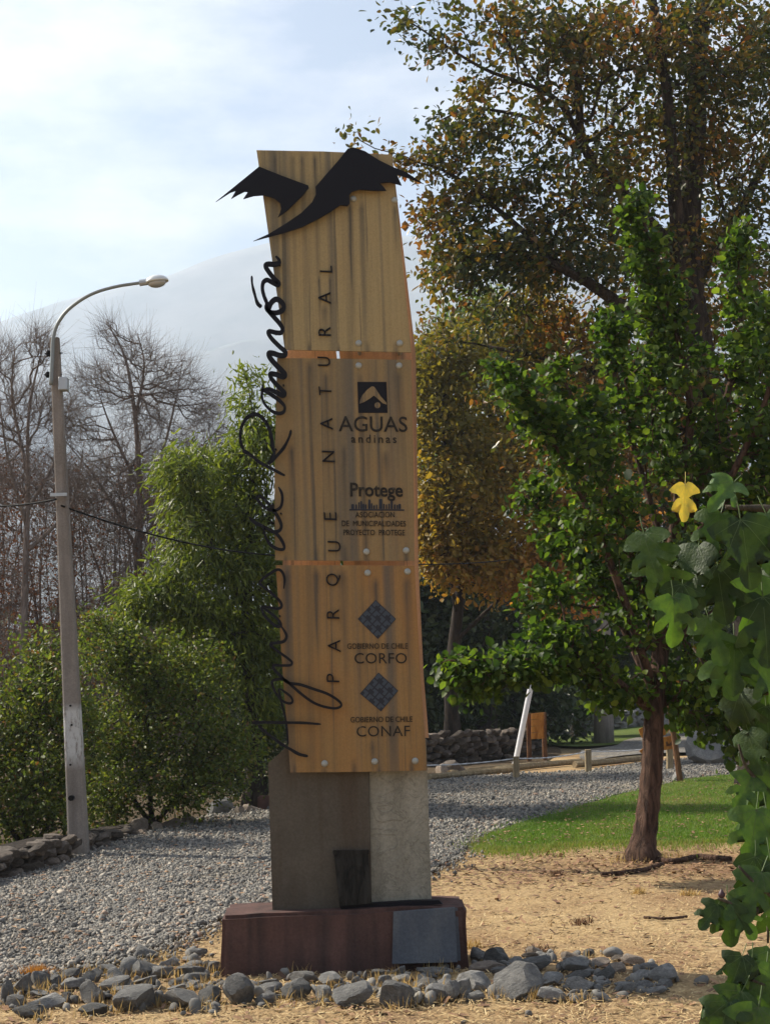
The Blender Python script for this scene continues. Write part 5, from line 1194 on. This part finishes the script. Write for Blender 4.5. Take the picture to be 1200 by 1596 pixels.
# bare trees
def bare(label, base, limbs, clumps, Y, seed, bark='bark_twig', **kw):
    return tree('bare_tree', label, 'tree', limbs, clumps, Y, seed, None, None, bark, r_tip=0.0036, expo=0.43, bf=0.45, rmax=0.05, sides=7, wig=0.045, spray=4, spray_len=0.5, **kw)
bare('leafless grey tree with fan of fine twigs right of the lamp pole', None,
     [([(212, 1215, 0), (214, 1050, 0), (216, 900, 0), (218, 780, 0), (212, 660, 0), (196, 560, 0), (166, 500, 0)], 0.13, 0.012), ([(216, 820, 0), (255, 700, .5), (275, 620, .6), (285, 560, .7)], 0.045, 0.008), ([(216, 760, 0), (175, 670, -.5), (150, 600, -.8)], 0.045, 0.008), ([(217, 860, 0), (160, 760, -.6), (105, 690, -1)], 0.045, 0.008), ([(216, 850, 0), (290, 740, .4), (345, 660, .7)], 0.045, 0.008), ([(214, 640, 0), (225, 570, .2), (215, 520, .3)], 0.04, 0.01)],
     [(170, 520, 22, 30, 0, .5, 24), (210, 560, 45, 40, .2, 1, 90), (270, 590, 45, 40, .6, 1, 90), (150, 600, 40, 40, -.6, 1, 80), (320, 640, 40, 40, .6, 1, 80), (230, 640, 60, 50, 0, 1.4, 150), (120, 670, 40, 40, -.9, 1, 70), (350, 690, 28, 30, .6, .8, 40), (280, 700, 60, 50, .4, 1.2, 120), (190, 720, 70, 60, 0, 1.4, 140), (230, 800, 90, 70, 0, 1.6, 140), (120, 760, 50, 50, -.8, 1, 70)], 33.0, 301)
bare('leafless grey tree with upright limbs left of the lamp pole', None,
     [([(30, 1225, 0), (36, 1050, 0), (40, 900, 0), (44, 780, 0), (46, 640, 0), (70, 530, 0)], 0.12, 0.012), ([(42, 820, 0), (10, 700, -.4), (-6, 560, -.5)], 0.045, 0.008), ([(42, 800, 0), (95, 690, .5), (62, 600, .6)], 0.045, 0.008), ([(44, 740, 0), (20, 620, .5), (24, 545, .6)], 0.05, 0.01), ([(42, 860, 0), (110, 790, .5), (130, 700, .8)], 0.05, 0.01)],
     [(65, 545, 30, 40, 0, .6, 60), (0, 570, 36, 50, -.4, .8, 70), (30, 640, 60, 50, 0, 1.2, 120), (90, 640, 40, 60, .5, 1, 80), (20, 730, 70, 60, 0, 1.4, 120), (90, 760, 50, 60, .5, 1, 90), (-40, 680, 50, 80, 0, 1, 60)], 31.0, 302)
# thickets of bare stems with a few rusty leaves, one plant each
M['leaf_rust'] = leaf_mat('leaf_rust', [(0, (0.10, 0.05, 0.03)), (0.6, (0.17, 0.075, 0.035)), (1, (0.24, 0.10, 0.04))], 0.35, 0.6, 0.3, (1.2, 0.95, 0.6))
for i, (u, lb) in enumerate([(-20, 'tangled bare thicket with rusty leaves at the picture edge beyond the cable'), (60, 'tangled bare thicket with rusty leaves left behind the lamp pole'), (150, 'tangled grey brown thicket just right of the lamp pole'), (235, 'tangled bare thicket under the fan shaped leafless tree'), (315, 'bare thicket half hidden behind the bright olive green tree'), (10, 'taller purple brown thicket farther back, left of the lamp pole'), (110, 'taller purple brown thicket farther back, straight behind the lamp pole'), (190, 'taller grey thicket farther back under the fan shaped leafless tree'), (275, 'taller grey thicket farther back beside the olive green tree')]):
    r = np.random.default_rng(400 + i)
    vb = 1224
    limbs = [([(u, vb, 0), (u + r.uniform(-8, 8), 1090, 0), (u + r.uniform(-20, 20), 940, 0), (u + r.uniform(-30, 30), 830, 0)], 0.07, 0.015)]
    for k in range(6):
        a = r.uniform(-60, 60); limbs.append(([(u + r.uniform(-20, 20), vb, r.uniform(-.6, .6)), (u + a * 0.5, 1050, r.uniform(-1, 1)), (u + a * 0.9 + r.uniform(-10, 10), 900, r.uniform(-1, 1)), (u + a * 1.2, r.uniform(740, 820), r.uniform(-1, 1))], 0.035, 0.008))
    cl = [(u + r.uniform(-30, 30), v, 80, 65, 0, 1.4, 230) for v in (760, 830, 900, 970, 1040, 1110)]
    tree('bare_thicket', lb, 'thicket', limbs, cl, G(60, vb).y + (9 if i > 4 else 0) + r.uniform(-1, 1), 410 + i, OV, M['leaf_rust'], 'bark_twig', (4 if i < 2 else 1), 0.065, 0.3, 0.5, 0.0046, 0.36, 0.4, 0.03, sides=5, wig=0.06, spray=2, spray_len=0.5)
# dark trees behind the sign on the right: understorey
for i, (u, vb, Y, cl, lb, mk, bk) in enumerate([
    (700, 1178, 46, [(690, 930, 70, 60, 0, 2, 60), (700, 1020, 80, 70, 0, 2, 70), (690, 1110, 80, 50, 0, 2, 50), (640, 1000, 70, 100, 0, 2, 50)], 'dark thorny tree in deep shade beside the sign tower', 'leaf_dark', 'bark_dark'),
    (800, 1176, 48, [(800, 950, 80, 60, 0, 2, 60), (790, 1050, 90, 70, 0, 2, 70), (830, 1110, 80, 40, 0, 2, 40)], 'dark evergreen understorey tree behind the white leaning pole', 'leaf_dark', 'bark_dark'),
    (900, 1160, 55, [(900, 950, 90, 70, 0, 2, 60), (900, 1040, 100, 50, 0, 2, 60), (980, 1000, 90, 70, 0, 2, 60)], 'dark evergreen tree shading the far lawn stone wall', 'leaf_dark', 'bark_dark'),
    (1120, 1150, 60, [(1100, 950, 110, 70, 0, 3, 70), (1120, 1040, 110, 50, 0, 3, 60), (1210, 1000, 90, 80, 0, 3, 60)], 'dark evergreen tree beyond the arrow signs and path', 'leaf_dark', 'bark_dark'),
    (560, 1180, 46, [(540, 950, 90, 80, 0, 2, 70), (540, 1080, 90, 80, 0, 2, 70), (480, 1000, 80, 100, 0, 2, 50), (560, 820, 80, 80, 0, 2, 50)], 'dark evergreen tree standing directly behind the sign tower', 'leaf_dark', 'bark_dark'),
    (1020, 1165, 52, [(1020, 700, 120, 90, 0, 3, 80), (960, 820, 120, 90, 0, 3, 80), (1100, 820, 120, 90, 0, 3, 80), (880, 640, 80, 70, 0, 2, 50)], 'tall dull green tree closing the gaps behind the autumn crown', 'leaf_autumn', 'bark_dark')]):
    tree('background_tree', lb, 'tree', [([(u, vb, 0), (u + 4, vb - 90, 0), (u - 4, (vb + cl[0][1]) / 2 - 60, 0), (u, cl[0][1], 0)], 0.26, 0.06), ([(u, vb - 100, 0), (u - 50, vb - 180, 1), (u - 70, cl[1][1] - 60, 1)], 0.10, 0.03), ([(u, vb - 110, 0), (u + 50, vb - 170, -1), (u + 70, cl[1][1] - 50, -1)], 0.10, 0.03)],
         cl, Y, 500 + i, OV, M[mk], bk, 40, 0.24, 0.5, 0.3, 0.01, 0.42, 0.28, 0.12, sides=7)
# far wooded slope behind everything: too far to tell the trees apart
def far_wood():
    r = np.random.default_rng(9); n = 900
    x = r.uniform(-60, 75, n); y = r.uniform(72, 120, n)
    P = []; tv = []
    for a, b in zip(x, y):
        h = r.uniform(4, 8.5); w = h * 0.32; k = 34
        q = r.normal(size=(k, 3)); q /= np.linalg.norm(q, axis=1)[:, None]; q *= r.uniform(0.5, 1, k)[:, None]
        P.append(np.c_[a + q[:, 0] * w, b + q[:, 1] * w, h * 0.52 + q[:, 2] * h * 0.5]); tv.append(np.full(k, r.uniform(0, 1)))
    P = np.vstack(P); n = len(P)
    kind(scatter('far_wood', ROUND, OVF, P, leaf_frames(r.normal(size=(n, 3)), r), np.full(n, 1.0) * r.uniform(0.7, 1.6, n), M['leaf_dark'], np.c_[np.concatenate(tv)]), 'stuff')
far_wood()

# ------------------------------------------------------------------ fig tree in the foreground, each leaf a part
M['fig_leaf'] = mat('fig_leaf', rough=0.42, spec=0.45)
def fig_mats():
    out = []
    for nm, c1, c2, tb in (('fig_leaf_green', (0.020, 0.052, 0.014), (0.058, 0.105, 0.022), (1.5, 1.5, 0.45)), ('fig_leaf_yellow', (0.26, 0.24, 0.05), (0.44, 0.33, 0.05), (1.1, 1.0, 0.5))):
        m = mat(nm, rough=0.45, spec=0.4); n = N(m); v = n.coord(which='Object'); oi = n.new('ObjectInfo')
        f = n.noise(v, 4.0, 5, 0.6); c = n.ramp(f, [(0.3, c1), (0.7, c2)])
        hs = n.new('HueSaturation'); mr = n.new('MapRange'); mr.inputs[3].default_value = 0.5; mr.inputs[4].default_value = 1.9
        n.ln(oi.outputs['Random'], mr.inputs[0]); n.ln(mr.outputs[0], hs.inputs['Value']); n.ln(c, hs.inputs['Color'])
        n.color(hs.outputs[0]); n.bump(n.noise(v, 22, 4, 0.6), 0.35, 0.01)
        tr = n.new('BsdfTranslucent'); n.ln(n.mix(1.0, hs.outputs[0], tb, 'MULTIPLY'), tr.inputs['Color'])
        ms = n.new('MixShader'); ms.inputs[0].default_value = 0.42
        n.ln(n.b.outputs[0], ms.inputs[1]); n.ln(tr.outputs[0], ms.inputs[2]); n.ln(ms.outputs[0], n.t.nodes['Material Output'].inputs['Surface'])
        out.append(m)
    return out
FM = fig_mats()
M['fig_vein'] = mat('fig_vein', (0.075, 0.115, 0.04), 0.6, 0.3)
M['fig_vein_y'] = mat('fig_vein_yellow', (0.5, 0.42, 0.12), 0.6, 0.3)
HALF = [(0.0, 0.0), (0.10, -0.07), (0.22, -0.05), (0.36, 0.01), (0.47, 0.09), (0.52, 0.19), (0.43, 0.25), (0.28, 0.29), (0.15, 0.345), (0.28, 0.42), (0.40, 0.52), (0.46, 0.66), (0.40, 0.72), (0.28, 0.66), (0.19, 0.575), (0.10, 0.50), (0.125, 0.64), (0.185, 0.76), (0.165, 0.88), (0.09, 0.965), (0.0, 1.0)]
def fig_mesh(name, seed, mats, lobe=1.0, curl=0.3):
    r = np.random.default_rng(seed); bm = bmesh.new()
    mid = [(0.0, y) for y in (0.85, 0.7, 0.55, 0.42, 0.3, 0.15)]
    midv = {}
    for s in (1, -1):
        pts = [(s * (x * (1 + r.normal(0, 0.05)) if 0 < x else 0), y + (r.normal(0, 0.012) if 0 < x else 0)) for x, y in HALF] 
        if lobe < 1:
            pts = [(x + s * (1 - lobe) * (0.16 if 0.28 < y < 0.4 or 0.5 < y < 0.6 else 0.0) * (abs(x) < 0.24 and abs(x) > 0), y) for x, y in pts]
        vs = []
        for x, y in pts + mid:
            key = (0.0, round(y, 4)) if x == 0 else None
            if key is not None and key in midv: vs.append(midv[key])
            else:
                v = bm.verts.new((x, y, 0)); vs.append(v)
                if key is not None: midv[key] = v
        f = bm.faces.new(vs if s > 0 else vs[::-1])
    bmesh.ops.triangulate(bm, faces=bm.faces, ngon_method='BEAUTY')
    bmesh.ops.subdivide_edges(bm, edges=list(bm.edges), cuts=1, use_grid_fill=True)
    k1_, k2_, k3_ = r.uniform(0.15, 0.45) * curl * 2, r.uniform(0.1, 0.5) * curl * 2, r.normal(0, 0.12)
    bend = lambda x, y: (k1_ * abs(x) - k2_ * (y - 0.15) ** 2 - 0.5 * curl * x * x + k3_ * x * y + 0.012 * math.sin(abs(x) * 13 + y * 7) - 0.9 * max(0, abs(x) - 0.24) ** 1.6 * curl * 2 + 0.012 * math.sin(y * 13 + x * 6))
    nleaf = len(bm.faces)
    # veins
    for tx, ty in ((0, 0.97), (0.41, 0.63), (-0.41, 0.63), (0.44, 0.2), (-0.44, 0.2)):
        n_ = 5; L_, R_ = [], []
        for i in range(n_ + 1):
            t_ = i / n_; x, y = tx * t_, ty * t_; w = 0.006 * (1 - 0.75 * t_); nx, ny = -ty, tx; l = math.hypot(nx, ny); nx /= l; ny /= l
            L_.append(bm.verts.new((x + nx * w, y + ny * w, 0.006))); R_.append(bm.verts.new((x - nx * w, y - ny * w, 0.006)))
        for i in range(n_):
            f = bm.faces.new((L_[i], R_[i], R_[i + 1], L_[i + 1])); f.material_index = 1
    for v in bm.verts: v.co.z += bend(v.co.x, v.co.y)
    # petiole
    for s0, s1 in ((0.0, 1.0),):
        pv = []
        for i, (yy, zz) in enumerate(((0.02, 0.0), (-0.15, 0.03), (-0.34, 0.0))):
            pv.append([bm.verts.new((0.012 * math.cos(a), yy, zz + 0.012 * math.sin(a))) for a in (0, 2.1, 4.2)])
        for i in range(2):
            for k in range(3): f = bm.faces.new((pv[i][k], pv[i][(k + 1) % 3], pv[i + 1][(k + 1) % 3], pv[i + 1][k])); f.material_index = 1
    for f in bm.faces: f.smooth = True
    me = bpy.data.meshes.new(name); bm.to_mesh(me); bm.free()
    for m in mats: me.materials.append(m)
    return me
FIG = [fig_mesh('fig_leaf', 600 + i, (FM[0], M['fig_vein']), (1.0, 0.4, 0.8, 1.0, 0.0)[i], (0.3, 0.45, 0.6, 0.2, 0.5)[i]) for i in range(5)]
FIGY = fig_mesh('fig_leaf_yellow', 650, (FM[1], M['fig_vein_y']), 1.0, 0.25)
YF = 3.7
fig = thing('fig_tree', 'fig tree with large lobed leaves and dark figs overhanging the straw ground', 'tree', (at(1420, 1596, YF).x, YF, 0))
FB = [[(1420, 2100, 0), (1400, 1700, 0), (1380, 1300, 0), (1340, 1000, 0), (1290, 860, 0), (1230, 800, 0), (1130, 790, 0)],
      [(1340, 1000, 0), (1260, 950, .05), (1180, 930, .1), (1100, 890, .15), (1020, 846, -.1)],
      [(1380, 1300, 0), (1290, 1280, .05), (1210, 1240, .1), (1165, 1200, .1), (1150, 1160, .1)],
      [(1400, 1700, 0), (1300, 1500, -.05), (1230, 1420, -.1), (1180, 1380, -.1), (1150, 1350, -.1)],
      [(1180, 1420, -.1), (1150, 1412, -.1), (1118, 1400, -.1)],
      [(1400, 1700, 0), (1300, 1600, -.2), (1200, 1540, -.25), (1150, 1520, -.25)],
      [(1290, 1280, .05), (1240, 1330, 0), (1200, 1400, 0), (1196, 1470, 0)],
      [(1340, 1000, 0), (1270, 1050, .1), (1200, 1080, .1), (1120, 1060, .1), (1080, 1010, .1)]]
for i, b in enumerate(FB):
    P = catmull([list(at(u, v, YF + d)) for u, v, d in b], 5)
    if i == 0: P[0][2] = -0.1
    v_, f_ = tube(P, np.linspace(0.05 if i == 0 else 0.010, 0.006 if i == 0 else 0.003, len(P)), 8, True, 0.06, i)
    obj('trunk' if i == 0 else 'branch', v_, f_, M['bark_fig'], fig, smooth=True)
rf = np.random.default_rng(88); fl = np.array(fig.location)
def fig_leaf(u, v, size, ang, dy=0.0, me=None, tilt=None, yaw=None):
    """u, v: where blade meets stalk; ang: picture direction of the tip, degrees from straight down (positive to the right)"""
    o = bpy.data.objects.new('leaf', me or FIG[int(rf.integers(5))])
    s = size * px(YF + dy)
    tilt = rf.normal(0.15, 0.4) if tilt is None else tilt; yaw = rf.normal(0, 0.5) if yaw is None else yaw
    a = R(ang)
    # local +Y (tip) -> down/right in the picture plane, local +Z -> towards the viewer, then swung about the stalk
    B = Matrix(((math.cos(a), math.sin(a), 0), (0, 0, -1), (math.sin(a), -math.cos(a), 0)))
    B = Matrix(((-math.cos(a), math.sin(a), 0), (0, 0, -1), (-math.sin(a), -math.cos(a), 0)))
    Mx = B @ Matrix.Rotation(yaw, 3, 'Y') @ Matrix.Rotation(tilt, 3, 'X')
    o.matrix_world = Matrix.Translation(Vector(np.array(at(u, v, YF + dy)) - fl)) @ Mx.to_4x4() @ Matrix.Diagonal((s, s, s, 1))
    link(o, fig); return o
y_ = fig_leaf(1067, 755, 56, -6, -0.1, FIGY, 0.05, 0.0); y_['label'] = 'bright yellow fig leaf'; y_.scale = (y_.scale[0] * 0.8, y_.scale[1] * 1.08, y_.scale[2])
KEY = [(1140, 752, 75, -40, -.12, 0.5, .3), (1120, 800, 90, -20, -.1, .2, .2), (1150, 810, 130, 5, -.15, .1, -.1), (1190, 800, 110, 20, -.1, .3, .2), (1000, 830, 95, 14, -.15, .2, .5), (1010, 860, 110, 25, -.1, .1, .6), (1085, 850, 90, -10, -.1, .3, .7), (1060, 910, 85, -8, -.12, .2, .1), (1045, 930, 90, 0, -.14, .1, -.2), (1115, 880, 110, 5, -.05, .2, .4),
       (1160, 900, 120, -5, 0, .3, -.3), (1185, 930, 130, 0, -.05, .2, .2), (1100, 960, 95, 15, 0, .3, .3), (1140, 1000, 100, -5, 0, .2, .1), (1180, 1020, 110, 10, 0, .3, -.4), (1110, 1030, 80, 25, .05, .4, .2), (1150, 1080, 90, 15, .1, .2, .7), (1190, 1100, 100, 0, .1, .2, .1),
       (1160, 1140, 80, 20, .1, .3, .9), (1165, 1210, 70, -30, .1, .3, .2), (1190, 1190, 110, 5, .1, .1, .1), (1172, 1262, 95, -12, .05, .15, .1), (1190, 1270, 120, 8, .05, .3, .3), (1170, 1335, 85, -10, -.05, .2, -.2), (1195, 1345, 130, 5, -.05, .1, .2), (1180, 1360, 95, -25, -.1, .2, .3),
       (1128, 1404, 80, 0, -.1, .1, .2), (1112, 1410, 55, -40, -.1, .3, .2), (1138, 1408, 70, 25, -.1, .2, -.3), (1150, 1490, 70, -25, -.25, .3, .2), (1165, 1500, 100, -8, -.25, .1, .1), (1185, 1520, 120, -15, -.25, .15, .0), (1150, 1545, 90, -30, -.28, .1, .2), (1195, 1480, 90, -10, -.2, .4, -.2), (1175, 1570, 110, -15, -.3, .1, .1), (1130, 1560, 90, -20, -.28, .2, .3)]
for u, v, s, a, dy, ti, ya in KEY: fig_leaf(u + (6 if v > 1100 else 3), v, s * 0.86, a, dy, None, ti, ya)
for i in range(34):                              # the rest of the bush, fading out of the frame on the right
    v = rf.uniform(760, 1640); u = rf.uniform(1165, 1420)
    if 1120 < v < 1480 and u < 1185: u += 30
    fig_leaf(u, v, rf.uniform(55, 120), rf.normal(0, 28), rf.uniform(-0.1, 0.5))
def fig_fruit(u, v, w):
    c = at(u, v, YF - 0.12); s = px(YF) * w / 2; V, Fc = [], []
    prof = [(0.05, 1.5), (0.18, 1.25), (0.55, 0.85), (0.9, 0.3), (1.0, -0.15), (0.8, -0.65), (0.4, -0.95), (0.05, -1.02)]
    for rr_, z in prof:
        for k in range(12): V.append((c.x + s * rr_ * math.cos(k * math.pi / 6), c.y + s * rr_ * math.sin(k * math.pi / 6), c.z + s * z))
    Fc = [(i * 12 + k, i * 12 + (k + 1) % 12, i * 12 + 12 + (k + 1) % 12, i * 12 + 12 + k) for i in range(7) for k in range(12)]
    obj('fig', V, Fc, M['fig_fruit'], fig, smooth=True)
for u, v, w in [(1124, 1394, 11), (1163, 1534, 16), (1154, 1525, 13), (1172, 1538, 14)]: fig_fruit(u, v, w)
